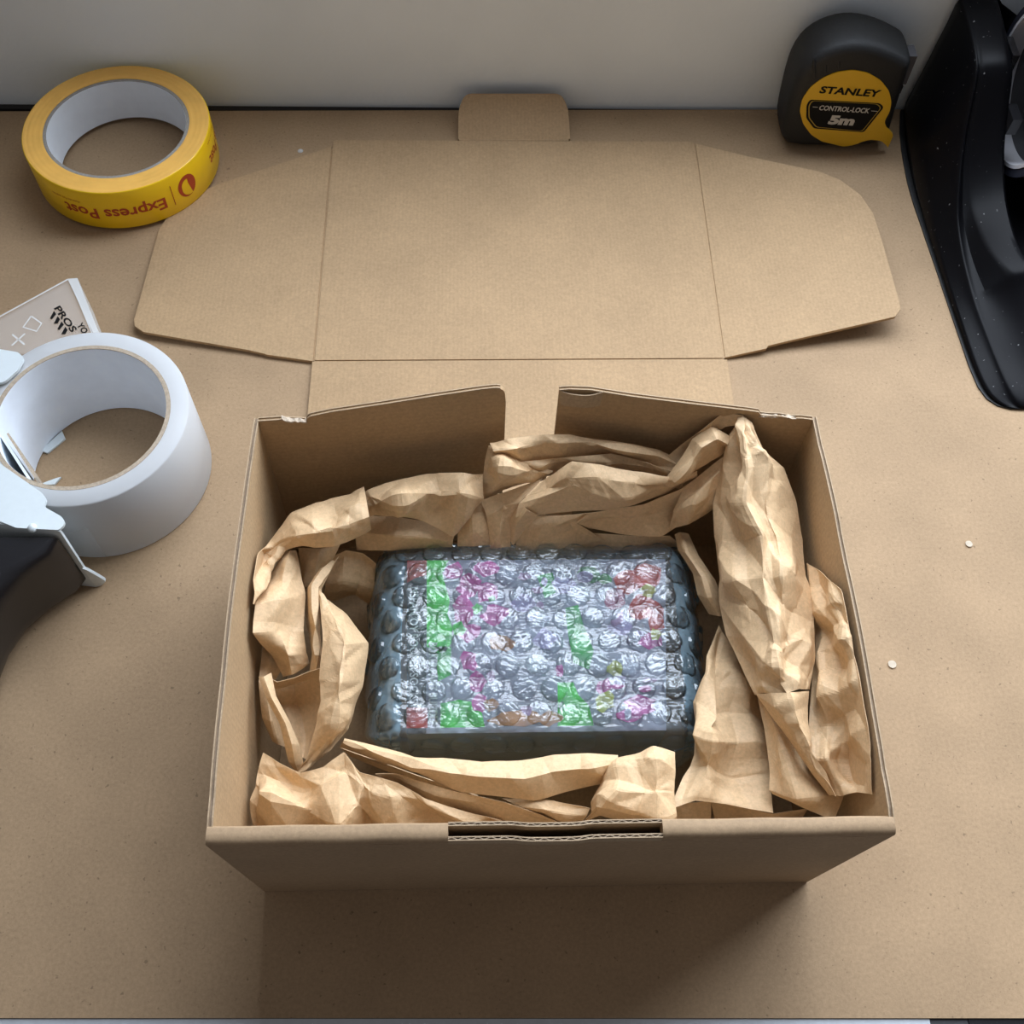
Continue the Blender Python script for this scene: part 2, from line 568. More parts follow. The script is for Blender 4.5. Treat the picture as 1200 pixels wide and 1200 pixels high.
def build_carton():
    t = thing('mailing_box', 'open brown corrugated mailing box with its lid folded flat behind it', 'box', (0, 79, 0))
    # base
    panel_sheet([(-108, 1, 0.2), (108, 1, 0.2), (108, 157, 0.2), (-108, 157, 0.2)], (0, 0, T), M['card_y'], 'base_panel', t)
    # front: outer panel leans a little outward, inner panel folded over the top
    lean = 4.0
    sl0, sl1 = -33.9, 34.6
    zt = H - 0.6
    def front_sheet(x0, x1, yb, yt, zb, ztop, name, mat, th):
        P = [(x0, yb, zb), (x1, yb, zb), (x1, yb + th, zb), (x0, yb + th, zb), (x0, yt, ztop), (x1, yt, ztop), (x1, yt + th, ztop), (x0, yt + th, ztop)]
        bm = bmesh.new(); add_hex(bm, P)
        return link(name, bm_mesh(bm), mat, parent=t)
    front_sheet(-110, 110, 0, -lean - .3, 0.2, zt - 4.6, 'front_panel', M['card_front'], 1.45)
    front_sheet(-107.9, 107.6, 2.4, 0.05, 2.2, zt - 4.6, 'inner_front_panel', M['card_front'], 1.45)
    # rolled-over rim either side of the hand slot
    for x0, x1 in ((-110.0, sl0), (sl1, 109.6)):
        sec = []
        prof = [(-lean - 0.15, zt - 6.0), (-lean - 0.55, zt - 2.2), (-lean - 0.35, zt - 0.6), (-lean + 0.9, zt + 0.35), (-lean + 3.0, zt + 0.55), (-lean + 4.7, zt + 0.2), (-lean + 5.5, zt - 1.4), (-lean + 5.55, zt - 6.0)]
        n = 14
        for i in range(n + 1):
            s = i / n
            x = x0 + (x1 - x0) * s
            e = 0
            sec.append([(x, y + 0.10 * math.sin(x * 0.21), z + 0.10 * math.sin(x * 0.13 + 1)) for y, z in prof])
        V, F = loft(sec)
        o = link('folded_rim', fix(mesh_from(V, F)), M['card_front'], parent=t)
        smooth_angle(o, 50)
    # hand slot: two cut edges with the dark gap between
    def dip(amount, dyy):
        def f(s):
            x = sl0 + (sl1 - sl0) * s
            g = 1 / (1 + math.exp(-(x + 11) / 1.2)) * (1 - 1 / (1 + math.exp(-(x - 9.5) / 1.2)))
            return (dyy * g, amount * g)
        return f
    flute_edge((sl0, -lean - 0.35, zt - 0.6), (sl1, -lean - 0.35, zt - 0.6), (0, 1, 0), (0, 0, -1), 'slot', t, dip(1.2, -0.9), thick=1.35)
    flute_edge((sl0, 0.15, zt - 0.1), (sl1, 0.15, zt - 0.1), (0, 1, 0), (0, 0, -1), 'slot', t, dip(1.2, -0.9), thick=1.3)
    # side panels
    for s in (-1, 1):
        xo, xi = s * 110.0, s * (110.0 - T)
        ys = np.linspace(-2.5, 157, 26)
        sec = []
        rnd = random.Random(5 + s)
        for y in ys:
            bulge = 1.6 * math.sin(math.pi * (y + 2.5) / 160)
            zz = H - 0.4 + 0.25 * math.sin(y * 0.11 + s) + (rnd.uniform(-0.5, 0.1) if rnd.random() < 0.3 else 0)
            if s > 0 and 88 < y < 112:
                zz -= 0.5
            if y < 1.0:
                zz = H - 1.4
            sec.append([(xo, max(y, 1.9), 0.2), (xi, max(y, 1.9), 0.2), (xi + s * bulge, y, zz - 0.9), (xo + s * bulge, y, zz - 0.9)])
        V, F = loft(sec)
        o = link('side_panel', fix(mesh_from(V, F)), M['card_side'], parent=t)
        # the two paper faces of the board standing proud of the flutes along the rim
        for off in (0.0, T - 0.42):
            sec2 = []
            for q in sec:
                xr, y, z = q[3]
                a = xr - s * off
                sec2.append([(a, y, z - 1.0), (a - s * 0.42, y, z - 1.0), (a - s * 0.42, y, z + 0.9), (a, y, z + 0.9)])
            V, F = loft(sec2)
            link('cut_edge', fix(mesh_from(V, F)), M['liner'], parent=t)
        sec2 = []
        for q in sec:
            xr, y, z = q[3]
            a = xr - s * 0.5
            sec2.append([(a, y, z - 1.0), (a - s * (T - 1.0), y, z - 1.0), (a - s * (T - 1.0), y, z + 0.1), (a, y, z + 0.1)])
        V, F = loft(sec2)
        link('flute', fix(mesh_from(V, F)), M['flute'], parent=t)
    # the two corner flaps that make the back wall, each swung a few degrees outward
    def flap(pts, yf, name='corner_flap'):
        lo = [(x, yf(x) + (z - H) * 0.03, z) for x, z in pts]
        hi = [(x, yf(x) + (z - H) * 0.03 + T, z) for x, z in pts]
        o = link(name, bm_mesh(prism_bm(lo, hi)), M['card_back'], parent=t)
        return o
    yl = lambda x: 155.2 + (x + 108) / 94 * 9.0
    yr = lambda x: 155.2 + (108 - x) / 100 * 9.0
    ltop = [(-108.2, 106.2), (-100, 106.0), (-96, 105.0), (-92, 104.2), (-90.4, 103.6), (-89.6, 105.6), (-88.4, 106.6), (-80, 108.4), (-60, 110.6), (-40, 113.2), (-22, 115.2)]
    corner = rounded([(-22, 115.2), (-13.2, 115.6), (-12.4, 106.0)], [0, 5.0, 0], 5)
    lf = ltop + [tuple(c) for c in corner[1:]] + [(-12.4, 30), (-12.4, 0.5), (-108.2, 0.5)]
    flap(lf, yl)
    rtop = [(8.2, 113.6), (12, 114.5), (20, 115.0), (36, 112.8), (60, 110.8), (82, 109.2), (86.5, 108.6), (87.5, 106.9), (90, 106.6), (95, 106.9), (100, 106.2), (104, 106.6), (108.2, 106.2)]
    rf = [(8.0, 0.5), (8.0, 30)] + rtop + [(108.2, 0.5)]
    flap(rf, yr)
    # thin lighter cut rims along the flap tops
    for pts, yf in ((ltop + [tuple(c) for c in corner[1:4]], yl), (rtop, yr)):
        for off in (0.0, T - 0.4):
            sec = [[(x, yf(x) + off + (z - H) * 0.03, z - 0.8), (x, yf(x) + off + 0.4 + (z - H) * 0.03, z - 0.8), (x, yf(x) + off + 0.4 + (z - H) * 0.03, z + 0.5), (x, yf(x) + off + (z - H) * 0.03, z + 0.5)] for x, z in pts]
            V, F = loft(sec)
            link('cut_edge', fix(mesh_from(V, F)), M['liner'], parent=t)
    # split of the board at the right flap's free end: inner liner bulged toward the box
    sec = []
    for i in range(13):
        s = i / 12
        x = 8.4 + 17 * s
        b = -1.9 * math.sin(math.pi * min(1, s * 1.02)) ** 0.8 if 0 < s < 1 else 0
        z = 113.7 + 1.2 * min(1, s * 2.5)
        y = yr(x) + (z - H) * 0.03 + b
        sec.append([(x, y, z - 9 + 0), (x, y + 0.4, z - 9), (x, y + 0.4, z - abs(b) * 0.5), (x, y, z - abs(b) * 0.5)])
    V, F = loft(sec)
    link('torn_liner', fix(mesh_from(V, F)), M['liner'], parent=t)['label'] = 'split paper liner at the free end of the right back flap'
    # torn shreds where the tabs were ripped
    rnd = random.Random(3)
    def shred(path, w, name='torn_shred'):
        sec = []
        for (x, y, z) in path:
            j = lambda a: rnd.uniform(-a, a)
            sec.append([(x + j(.3), y + j(.3), z + j(.3)), (x + j(.3), y + w + j(.4), z + j(.4)), (x + j(.3), y + w + j(.4), z + w * .7 + j(.4)), (x + j(.3), y - 0.2 + j(.4), z + w * .6 + j(.3))])
        V, F = loft(sec)
        link(name, fix(mesh_from(V, F)), M['torn'], parent=t)
    shred([(-99 + i * 1.1, yl(-99 + i) - 0.6, 105.4 - 0.22 * i + (1.6 if i == 0 else 0)) for i in range(9)], 1.5)
    shred([(87 + i * 1.3, yr(87 + i) - 0.2, 105.9 + 0.3 * (i % 2)) for i in range(12)], 1.3)
    shred([(106.2 + 0.5 * i, -1.5 - 0.9 * i, 104.6) for i in range(4)], 1.0)
    # back panel and lid, flat on the worktop
    panel_sheet([(-109.2, 158, 0.3), (109.2, 158, 0.3), (108.7, 264.9, 0.3), (-108.9, 263.7, 0.3)], (0, 0, T), M['card_y'], 'back_panel', t, 0.4)
    lid = rounded([(-107.6, 264.6), (106.8, 266.0), (108.0, 428.6), (-107.6, 428.0)], [0.6, 0.6, 1.5, 1.5], 3)
    panel_sheet([(x, y, 0.35) for x, y in lid], (0, 0, T), M['card_y'], 'lid_panel', t, 0.4)
    # creases: shallow rounded ridge lines
    def crease(a, b, w=1.6, h=0.35):
        a, b = np.array(a, float), np.array(b, float)
        d = (b - a) / np.linalg.norm(b - a)
        n = np.array((-d[1], d[0], 0))
        prof = [(-w / 2, 0), (-w / 4, h * .75), (0, h), (w / 4, h * .75), (w / 2, 0)]
        sec = [[tuple(q + n * o + np.array((0, 0, z))) for o, z in prof] for q in (a, b)]
        V, F = loft(sec, closed=False)
        smooth_angle(link('crease', fix(mesh_from(V, F)), M['card_y'], parent=t), 80)
    crease((-108, 264.1, 1.3), (107.2, 265.4, 1.3))
    # lid flaps, springing up a little from the worktop
    RF = [(109.3, 427.4, 1.9), (140.2, 412.4, 5.3), (177.4, 396.3, 9.4), (188.2, 388.2, 10.6), (197.1, 375.7, 11.6), (201.6, 360.5, 12.1), (202.6, 341.0, 12.2), (203.6, 297.9, 12.3), (203.3, 290.8, 12.3), (199.5, 285.9, 11.9), (144.8, 275.2, 5.8), (131, 272.2, 4.4), (130, 270.6, 4.2), (108.0, 266.4, 1.9)]
    LF = [(-108.7, 422.6, 1.9), (-170.7, 391.5, 3.7), (-186.0, 382.0, 4.1), (-195.5, 370.0, 4.3), (-200.5, 356.0, 4.5), (-203.7, 289.1, 4.7), (-202.7, 285.1, 4.6), (-197.8, 281.3, 4.5), (-142.9, 270.8, 2.8), (-134, 268.6, 2.5), (-133, 268.0, 2.5), (-108.7, 264.0, 1.8)]
    # the tape roll stands on the far corner of the left flap and presses it down
    LF = [(x, y, 0.3 + T + (max(0.0, z - 2.1) if y < 330 else max(0.0, z - 2.1) * 0.0)) for x, y, z in LF]
    for P in (RF, LF):
        lo = [(x, y, z - T) for x, y, z in P]
        bm = prism_bm(lo, P)
        bevel(bm, 0.35, 1, 60)
        link('lid_flap', bm_mesh(bm), M['card_y'], parent=t)
    crease((107.4, 266.2, 1.3), (108.6, 427.4, 1.3), 1.6, 0.25)
    crease((-108.1, 264.6, 1.3), (-108.1, 422, 1.3), 1.6, 0.25)
    # tuck tab, bent up toward the wall
    TB = rounded([(-33.6, 429.5), (33.8, 430.0), (32.6, 446.5), (28.6, 454.6), (-29.3, 454.2), (-33.2, 446)], [0.3, 0.3, 3, 4, 4, 3], 4)
    zt_ = lambda y: 2.0 + (y - 429.5) * 0.52
    lo = [(x, y, zt_(y) - T) for x, y in TB]
    bm = prism_bm([(x, y + 0.5, max(0.3, z)) for x, y, z in lo], [(x, y, zt_(y)) for x, y in TB])
    link('lid_tab', bm_mesh(bm), M['card_y'], parent=t)
    crease((-33, 429.2, 1.95), (33, 429.6, 1.95), 1.4, 0.25)
    return t
build_carton()

# ------------------------------------------------------------------ crumpled kraft paper
SHEETS = {
'left': [
  [[[-74.8,138.7,74.0],[-67.5,139.9,80.0],[-54.4,143.9,82.0],[-44.2,146.6,82.0],[-32.1,145.0,84.0],[-21.5,144.5,84.0]],[[-73.9,133.1,74.0],[-65.4,132.1,84.0],[-53.7,130.9,88.0],[-42.3,135.9,84.0],[-30.4,134.6,86.0],[-21.2,136.5,78.0]],[[-72.7,129.0,70.0],[-65.1,132.6,72.0],[-54.6,132.2,74.0],[-44.4,129.6,70.0],[-34.1,126.2,66.0],[-27.8,134.3,70.0]]],
  [[[-74.7,136.3,64.0],[-67.1,136.0,66.0],[-55.1,134.5,67.0],[-44.7,133.2,65.0],[-33.5,128.3,62.0]],[[-73.9,128.3,64.0],[-67.5,127.6,66.0],[-57.5,125.3,68.0],[-47.3,126.0,65.0],[-33.9,126.6,60.0]],[[-73.9,125.0,56.0],[-68.4,123.9,58.0],[-58.9,123.8,58.0],[-48.4,125.1,57.0],[-34.3,125.4,57.0]]],
  [[[-69.2,140.7,80.0],[-67.2,130.2,86.0],[-65.7,122.9,88.0],[-66.1,123.8,76.0]],[[-74.9,138.0,80.0],[-73.5,127.1,88.0],[-74.0,120.7,86.0],[-75.3,117.4,78.0]],[[-82.9,136.5,80.0],[-80.9,126.4,86.0],[-79.2,116.6,90.0],[-79.6,114.5,80.0]],[[-90.0,133.5,79.0],[-87.7,122.3,88.0],[-86.3,114.8,90.0],[-86.8,113.8,80.0]],[[-97.6,129.8,78.0],[-94.8,121.9,84.0],[-92.7,115.9,86.0],[-92.2,114.6,80.0]],[[-105.7,120.3,75.0],[-102.6,116.5,80.0],[-99.9,114.1,81.0],[-98.7,113.8,78.0]],[[-107.2,107.3,86.5],[-106.9,111.4,77.0],[-104.3,109.7,78.0],[-103.0,109.6,76.0]],[[-107.2,95.6,89.0],[-107.2,99.0,82.0],[-107.2,101.5,76.0],[-106.3,102.5,74.0]],[[-107.2,85.9,89.0],[-107.2,87.0,86.5],[-107.2,88.4,83.5],[-107.2,88.7,82.0]]],
  [[[-99.1,114.5,76.0],[-97.2,114.3,77.0],[-95.8,115.8,74.0]],[[-106.6,103.6,71.0],[-99.0,103.2,77.0],[-93.4,106.7,72.0]],[[-107.2,87.7,83.5],[-99.2,91.9,78.0],[-90.8,98.2,72.0]],[[-107.2,76.9,83.0],[-99.5,80.4,76.0],[-90.4,82.5,71.0]],[[-102.9,74.9,66.0],[-95.0,71.6,74.0],[-90.0,75.8,66.0]],[[-98.7,67.4,62.0],[-94.5,67.2,66.0],[-89.1,73.2,62.0]]],
  [[[-95.7,120.1,68.0],[-86.8,118.6,70.0],[-79.5,122.1,67.0]],[[-94.5,114.2,66.0],[-87.4,112.1,70.0],[-82.6,117.7,62.0]],[[-93.3,104.8,62.0],[-89.6,105.2,65.0],[-86.9,114.6,59.0]]],
  [[[-83.0,111.1,69.0],[-81.2,112.3,71.0],[-79.3,115.6,69.0]],[[-91.1,102.4,67.0],[-87.2,99.3,75.0],[-85.3,100.9,70.0]],[[-90.2,88.2,66.0],[-85.8,84.2,75.0],[-84.2,86.0,71.0]],[[-87.4,75.7,66.0],[-84.6,71.9,73.0],[-82.7,73.4,69.0]],[[-88.4,68.3,62.0],[-85.2,67.1,66.0],[-83.2,69.5,65.0]]],
  [[[-84.9,120.1,58.0],[-77.7,122.0,61.0],[-71.1,122.0,58.0],[-66.0,119.2,54.0]],[[-86.8,112.3,50.0],[-80.1,114.8,52.0],[-73.6,115.6,47.0],[-67.3,113.0,44.0]],[[-90.2,109.9,36.0],[-83.7,111.9,34.0],[-76.8,115.6,32.0],[-69.1,110.8,30.0]]],
  [[[-85.3,99.2,72.0],[-83.2,96.5,74.0],[-82.3,98.3,66.0]],[[-83.6,87.3,76.0],[-78.0,85.2,79.0],[-75.5,92.2,64.0]],[[-81.7,75.3,78.0],[-72.8,72.5,82.0],[-66.8,81.0,62.0]],[[-82.6,61.2,76.0],[-73.6,57.6,82.0],[-68.1,66.0,62.0]],[[-82.0,53.7,74.0],[-74.9,50.9,78.0],[-71.1,56.2,60.0]],[[-83.0,46.6,70.0],[-76.1,43.6,74.0],[-72.8,47.8,58.0]],[[-87.6,34.4,62.0],[-83.9,35.3,62.0],[-79.0,39.7,58.0]],[[-90.8,32.1,58.0],[-89.9,32.1,58.0],[-88.8,33.0,57.0]]],
  [[[-105.7,64.0,72.0],[-103.6,63.6,73.0],[-101.5,66.4,70.0]],[[-101.9,55.3,71.0],[-100.0,55.3,73.0],[-99.1,57.0,70.0]],[[-97.1,47.5,68.0],[-94.8,46.8,70.0],[-93.8,48.1,67.0]],[[-95.3,40.6,64.0],[-92.2,39.7,67.0],[-90.2,40.3,64.0]],[[-94.2,35.4,60.0],[-91.5,34.8,61.0],[-88.8,35.0,60.0]],[[-91.6,32.1,57.0],[-90.6,31.8,57.0],[-89.4,32.4,57.0]]],
  [[[-104.5,66.1,60.0],[-94.8,67.4,58.0],[-84.2,66.4,66.0]],[[-101.4,60.3,52.0],[-93.8,60.9,50.0],[-84.7,58.0,58.0]],[[-95.9,50.1,52.0],[-90.5,48.6,51.0],[-85.1,50.3,56.0]],[[-91.6,39.4,54.0],[-89.9,38.4,54.0],[-88.3,37.2,56.0]]],
  [[[-103.3,65.1,70.0],[-99.6,63.8,67.0],[-93.1,65.0,68.0],[-87.7,67.0,69.0],[-82.0,67.8,71.0]],[[-102.6,63.3,62.0],[-99.9,64.0,59.0],[-94.3,65.3,60.0],[-88.6,66.2,62.0],[-83.5,66.0,66.0]]],
  [[[-107.2,79.8,62.5],[-103.7,77.5,63.0],[-99.7,71.3,60.0]],[[-107.2,64.7,64.0],[-105.1,65.0,63.0],[-102.9,66.8,58.0]],[[-106.0,53.9,56.0],[-102.0,51.2,59.0],[-99.7,52.8,54.0]],[[-102.4,46.4,50.0],[-100.0,44.4,52.0],[-97.4,43.7,50.0]]]],
'front': [
  [[[-103.5,38.2,62.0],[-96.1,33.6,63.0],[-88.8,29.8,64.0],[-80.8,31.9,65.0],[-73.2,36.9,66.0],[-67.3,29.5,66.0],[-61.0,27.6,66.0],[-53.6,25.5,65.0],[-42.9,20.6,62.0],[-29.0,16.8,58.0],[-15.0,13.5,54.0]],[[-105.1,31.4,60.0],[-97.8,28.4,59.0],[-88.7,24.4,62.0],[-80.1,25.1,67.0],[-72.1,29.0,67.0],[-65.8,24.5,66.0],[-62.4,21.7,65.0],[-52.1,20.7,62.0],[-41.4,17.3,59.0],[-28.1,14.8,56.0],[-14.3,12.4,52.0]],[[-106.0,27.3,60.0],[-102.4,22.0,67.0],[-89.8,18.1,66.0],[-82.1,12.9,62.0],[-73.8,11.9,62.0],[-67.2,17.1,64.0],[-62.9,14.7,56.0],[-52.3,12.7,56.0],[-41.6,13.2,53.0],[-28.1,12.5,50.0],[-14.3,10.9,49.0]],[[-107.0,22.0,58.0],[-104.7,17.3,58.0],[-94.3,13.2,54.0],[-83.8,10.9,50.0],[-74.8,10.2,47.0],[-67.0,10.3,46.0],[-62.4,10.4,45.0],[-52.9,10.0,45.0],[-41.8,9.8,45.0],[-28.2,9.3,45.0],[-14.2,9.0,45.0]],[[-107.2,9.8,47.0],[-104.1,10.3,40.0],[-93.3,9.9,38.0],[-85.2,9.6,36.0],[-76.1,9.3,34.0],[-68.1,9.1,34.0],[-63.2,9.1,34.0],[-53.5,8.9,34.0],[-42.2,8.7,34.0],[-28.3,8.5,34.0],[-14.0,8.3,34.0]]],
  [[[-73.5,42.9,64.0],[-59.0,38.3,65.0],[-47.3,34.3,66.0],[-36.7,34.1,66.0],[-22.7,32.0,66.0],[-8.6,32.8,66.0],[3.9,34.6,67.0],[16.5,34.7,67.0],[27.3,34.2,66.0]],[[-73.8,40.7,66.0],[-58.1,34.8,68.0],[-46.8,31.2,68.0],[-34.1,27.6,69.0],[-23.7,25.9,70.0],[-7.4,24.8,70.0],[2.7,26.8,71.0],[15.9,28.5,70.0],[27.0,31.7,67.0]],[[-75.7,40.3,60.0],[-57.9,34.0,61.0],[-46.2,30.6,61.0],[-33.6,23.5,61.0],[-25.5,21.6,62.0],[-4.2,19.4,62.0],[3.7,20.9,62.0],[20.9,25.3,61.0],[27.2,30.9,62.0]]],
  [[[-61.6,29.4,64.0],[-53.8,28.6,64.0],[-43.9,26.0,63.0],[-32.1,22.6,62.0],[-14.4,18.6,61.0],[-5.7,15.9,60.0],[6.7,11.9,58.0]],[[-61.4,28.4,62.0],[-53.9,27.3,62.0],[-43.6,23.7,61.0],[-31.2,20.0,60.0],[-14.4,15.9,58.0],[-5.0,13.8,56.0],[7.2,11.3,54.0]],[[-61.5,27.2,56.0],[-54.0,26.1,55.0],[-43.3,21.4,53.0],[-30.0,17.3,51.0],[-14.2,13.1,49.0],[-3.7,11.2,47.0],[8.0,9.7,46.0]]],
  [[[-75.5,41.5,56.0],[-59.4,35.4,55.0],[-43.4,30.0,54.0],[-24.3,23.6,53.0]],[[-72.6,39.4,52.0],[-58.1,33.6,50.0],[-42.0,27.4,48.0],[-22.7,21.2,46.0]]],
  [[[-15.5,21.2,58.0],[-5.6,20.3,60.0],[3.6,19.0,62.0],[16.7,16.2,60.0]],[[-9.4,17.5,59.0],[-0.3,15.4,63.0],[6.5,14.3,62.0],[15.2,14.0,58.0]],[[0.2,13.8,53.0],[4.6,12.1,52.0],[8.6,11.1,52.0],[13.3,11.8,53.0]]],
  [[[24.3,30.6,62.0],[26.9,32.4,68.0],[35.4,33.6,71.0],[39.6,35.1,73.0],[47.2,33.1,73.0]],[[21.1,25.0,62.0],[26.2,26.5,71.0],[34.2,25.2,75.0],[39.6,25.5,76.0],[46.5,25.6,73.0]],[[18.2,18.8,62.0],[25.1,18.4,75.0],[34.0,17.4,78.0],[39.2,17.4,78.0],[45.8,18.6,73.0]],[[16.5,15.1,62.0],[18.8,13.8,72.0],[30.2,10.1,73.0],[38.6,9.1,73.0],[45.4,11.0,71.0]],[[14.0,12.0,52.0],[20.0,13.4,60.0],[31.8,9.2,60.0],[40.4,8.5,60.0],[47.3,9.5,58.0]]]],
'back': [
  [[[-18.7,155.4,90.5],[-12.2,155.4,93.0],[3.3,155.4,96.5],[13.2,155.4,96.5],[26.3,155.5,92.0],[49.8,153.1,88.0],[60.0,150.6,84.0]],[[-17.4,150.1,93.0],[-8.3,149.6,95.0],[3.6,152.0,95.0],[13.9,152.7,95.0],[26.9,151.7,94.0],[48.7,150.0,89.0],[59.6,147.4,84.0]],[[-13.1,153.0,84.0],[-5.6,148.8,86.0],[4.1,150.2,85.0],[13.9,151.4,85.0],[30.6,152.8,86.0],[44.3,149.3,83.0],[56.6,145.7,80.0]]],
  [[[-6.7,148.6,87.0],[12.5,149.3,89.0],[30.0,150.6,90.0],[45.3,147.6,87.0],[59.3,144.1,84.0]],[[-1.2,146.8,86.0],[13.5,147.5,88.0],[30.2,148.5,87.0],[45.5,146.4,85.0],[59.5,142.9,82.0]],[[4.4,148.0,78.0],[15.0,149.2,78.0],[31.2,149.1,78.0],[46.4,146.2,78.0],[60.4,141.2,76.0]]],
  [[[-19.0,155.5,88.5],[-13.2,152.7,89.0],[-6.8,147.8,89.0],[6.9,146.6,83.0]],[[-21.1,147.7,84.0],[-14.1,141.9,92.0],[-4.9,143.0,89.0],[5.1,145.0,83.0]],[[-22.2,143.5,79.0],[-15.0,140.5,84.0],[-8.1,141.6,82.0],[3.7,146.0,78.0]],[[-22.5,140.7,70.0],[-18.3,142.5,71.0],[-13.0,143.4,73.0],[-2.4,146.4,74.0]]],
  [[[3.4,144.0,82.0],[14.2,144.1,94.0],[25.5,143.4,92.0],[39.3,142.1,90.0],[52.3,141.1,87.0],[64.7,143.9,87.0]],[[-3.6,138.0,80.0],[10.7,137.9,92.0],[23.4,137.2,93.0],[38.7,136.0,91.0],[53.2,139.1,87.0],[64.8,143.3,86.0]],[[-7.1,134.4,78.0],[14.7,134.4,90.0],[28.4,131.2,86.0],[40.3,134.0,85.0],[53.8,139.1,83.0],[65.4,144.3,83.0]],[[-8.4,130.3,74.0],[7.6,132.8,73.0],[29.2,132.1,76.0],[39.8,134.5,76.0],[53.0,139.0,77.0],[66.4,145.3,80.0]]],
  [[[-7.3,136.3,76.0],[-3.7,131.6,78.0],[0.6,131.5,74.0]],[[-10.7,132.1,68.0],[-7.7,129.2,71.0],[-2.0,130.8,68.0]],[[-11.0,130.3,64.0],[-8.6,128.4,66.0],[-4.6,129.4,64.0]],[[-9.5,125.7,59.0],[-8.8,125.7,59.0],[-7.4,126.8,60.0]]],
  [[[-30.6,138.3,70.0],[-26.4,138.8,74.0],[-22.5,140.4,72.0]],[[-31.3,133.3,66.0],[-26.0,132.5,71.0],[-20.1,134.2,68.0]],[[-32.1,125.6,58.0],[-25.4,125.1,59.0],[-18.7,126.3,58.0]]],
  [[[-21.8,138.4,74.0],[-7.7,141.4,79.0],[2.7,144.2,81.0]],[[-20.1,133.0,70.0],[-13.3,133.6,76.0],[-6.3,135.8,77.0]],[[-19.1,130.3,64.0],[-14.6,129.6,69.0],[-10.3,131.3,68.0]],[[-18.0,125.3,57.0],[-14.1,124.2,59.0],[-9.9,124.7,58.0]]],
  [[[-4.2,134.8,66.0],[9.7,133.8,69.0],[22.7,134.9,69.0]],[[-6.7,129.3,62.0],[6.2,130.3,66.0],[17.6,132.0,65.0]],[[-8.4,124.1,56.0],[8.4,124.8,56.0],[30.0,128.6,56.0]]],
  [[[17.2,132.2,66.0],[21.8,133.8,71.0],[44.1,135.2,76.0],[59.6,140.1,80.0],[69.9,145.3,84.0]],[[18.6,131.1,65.0],[32.6,132.6,68.0],[48.2,133.4,70.0],[60.2,134.5,73.0],[70.5,140.8,78.0]],[[22.7,132.2,60.0],[35.8,128.6,62.0],[52.4,127.3,62.0],[61.0,131.1,66.0],[71.0,137.7,70.0]]],
  [[[12.2,131.9,57.0],[26.4,131.3,58.0],[42.5,129.9,58.0],[56.4,128.8,60.0]],[[14.1,126.8,52.0],[28.5,126.7,52.0],[43.0,126.6,52.0],[63.1,128.1,52.0]]],
  [[[52.1,141.3,84.0],[56.6,146.2,91.0],[61.8,152.9,97.0],[68.9,155.5,101.0],[76.4,152.3,99.0]],[[54.4,137.9,89.0],[60.0,141.7,95.0],[64.1,146.2,101.0],[70.1,148.9,103.0],[75.0,148.0,100.0]],[[59.4,141.3,82.0],[64.2,144.5,86.0],[69.6,146.8,90.0],[74.3,148.8,92.0],[76.9,150.4,92.0]]],
  [[[59.7,140.9,80.0],[65.3,143.5,85.0],[75.6,148.4,92.0]],[[57.8,136.0,78.0],[65.9,137.3,86.0],[74.9,143.0,89.0]],[[56.3,132.3,74.0],[62.9,131.7,82.0],[74.0,138.4,84.0]],[[55.3,129.6,63.0],[61.8,127.8,72.0],[73.5,135.4,74.0]]],
  [[[49.3,148.6,84.0],[58.9,153.7,92.0],[67.4,155.3,103.0],[73.4,159.0,106.0],[79.8,157.4,107.0]],[[54.4,143.7,82.0],[63.6,152.2,88.0],[70.5,155.1,96.0],[74.6,155.5,101.5],[79.0,155.3,103.0]]],
  [[[-28.9,149.9,62.0],[-9.1,147.7,62.0],[16.2,145.4,60.0]],[[-29.0,141.1,52.0],[-7.2,140.1,52.0],[16.7,139.8,50.0]],[[-31.0,131.7,40.0],[-7.0,130.7,40.0],[20.9,131.5,38.0]]]],
'right': [
  [[[79.6,158.0,105.0],[80.1,158.1,106.0],[80.1,157.4,107.0],[81.3,156.9,106.0],[82.7,155.6,105.0]],[[76.8,153.8,98.0],[78.6,150.3,102.0],[79.9,145.8,107.0],[83.8,145.3,106.0],[88.7,146.8,100.0]],[[75.0,145.6,90.0],[78.0,141.0,96.0],[79.6,133.6,106.0],[87.9,136.6,103.0],[98.5,142.2,92.0]],[[71.0,133.2,80.0],[75.7,128.2,88.0],[78.0,120.1,102.0],[87.6,121.4,101.0],[103.4,131.1,84.0]],[[71.7,119.6,74.0],[77.0,113.1,84.0],[83.0,107.6,100.0],[90.2,106.8,98.0],[105.6,116.2,80.0]],[[72.3,104.0,70.0],[75.1,93.9,88.0],[81.2,91.6,97.0],[88.2,91.0,98.0],[104.4,100.0,80.0]],[[71.2,94.4,70.0],[75.0,83.3,88.0],[82.4,78.7,95.0],[90.5,79.9,95.0],[105.6,88.7,80.0]],[[71.3,78.7,72.0],[77.6,71.8,84.0],[82.4,65.1,96.0],[91.2,69.0,92.0],[103.2,77.6,82.0]],[[76.3,61.5,74.0],[79.7,59.0,84.0],[82.4,56.4,95.0],[90.8,59.2,90.0],[100.6,63.6,82.0]],[[78.6,53.4,76.0],[82.0,49.4,86.0],[85.3,47.8,93.0],[90.4,49.8,91.0],[96.1,52.3,84.0]]],
  [[[78.2,52.3,80.0],[81.6,49.7,88.0],[86.2,47.8,93.0],[95.3,50.9,86.0]],[[84.6,40.3,80.0],[85.7,37.9,89.0],[88.1,36.6,93.0],[93.6,38.2,86.0]],[[90.7,29.2,80.0],[90.6,28.6,87.0],[91.5,28.6,89.0],[93.4,27.4,86.0]],[[99.4,15.3,78.0],[99.3,14.8,80.0],[99.6,14.5,81.0],[100.4,13.9,82.0]]],
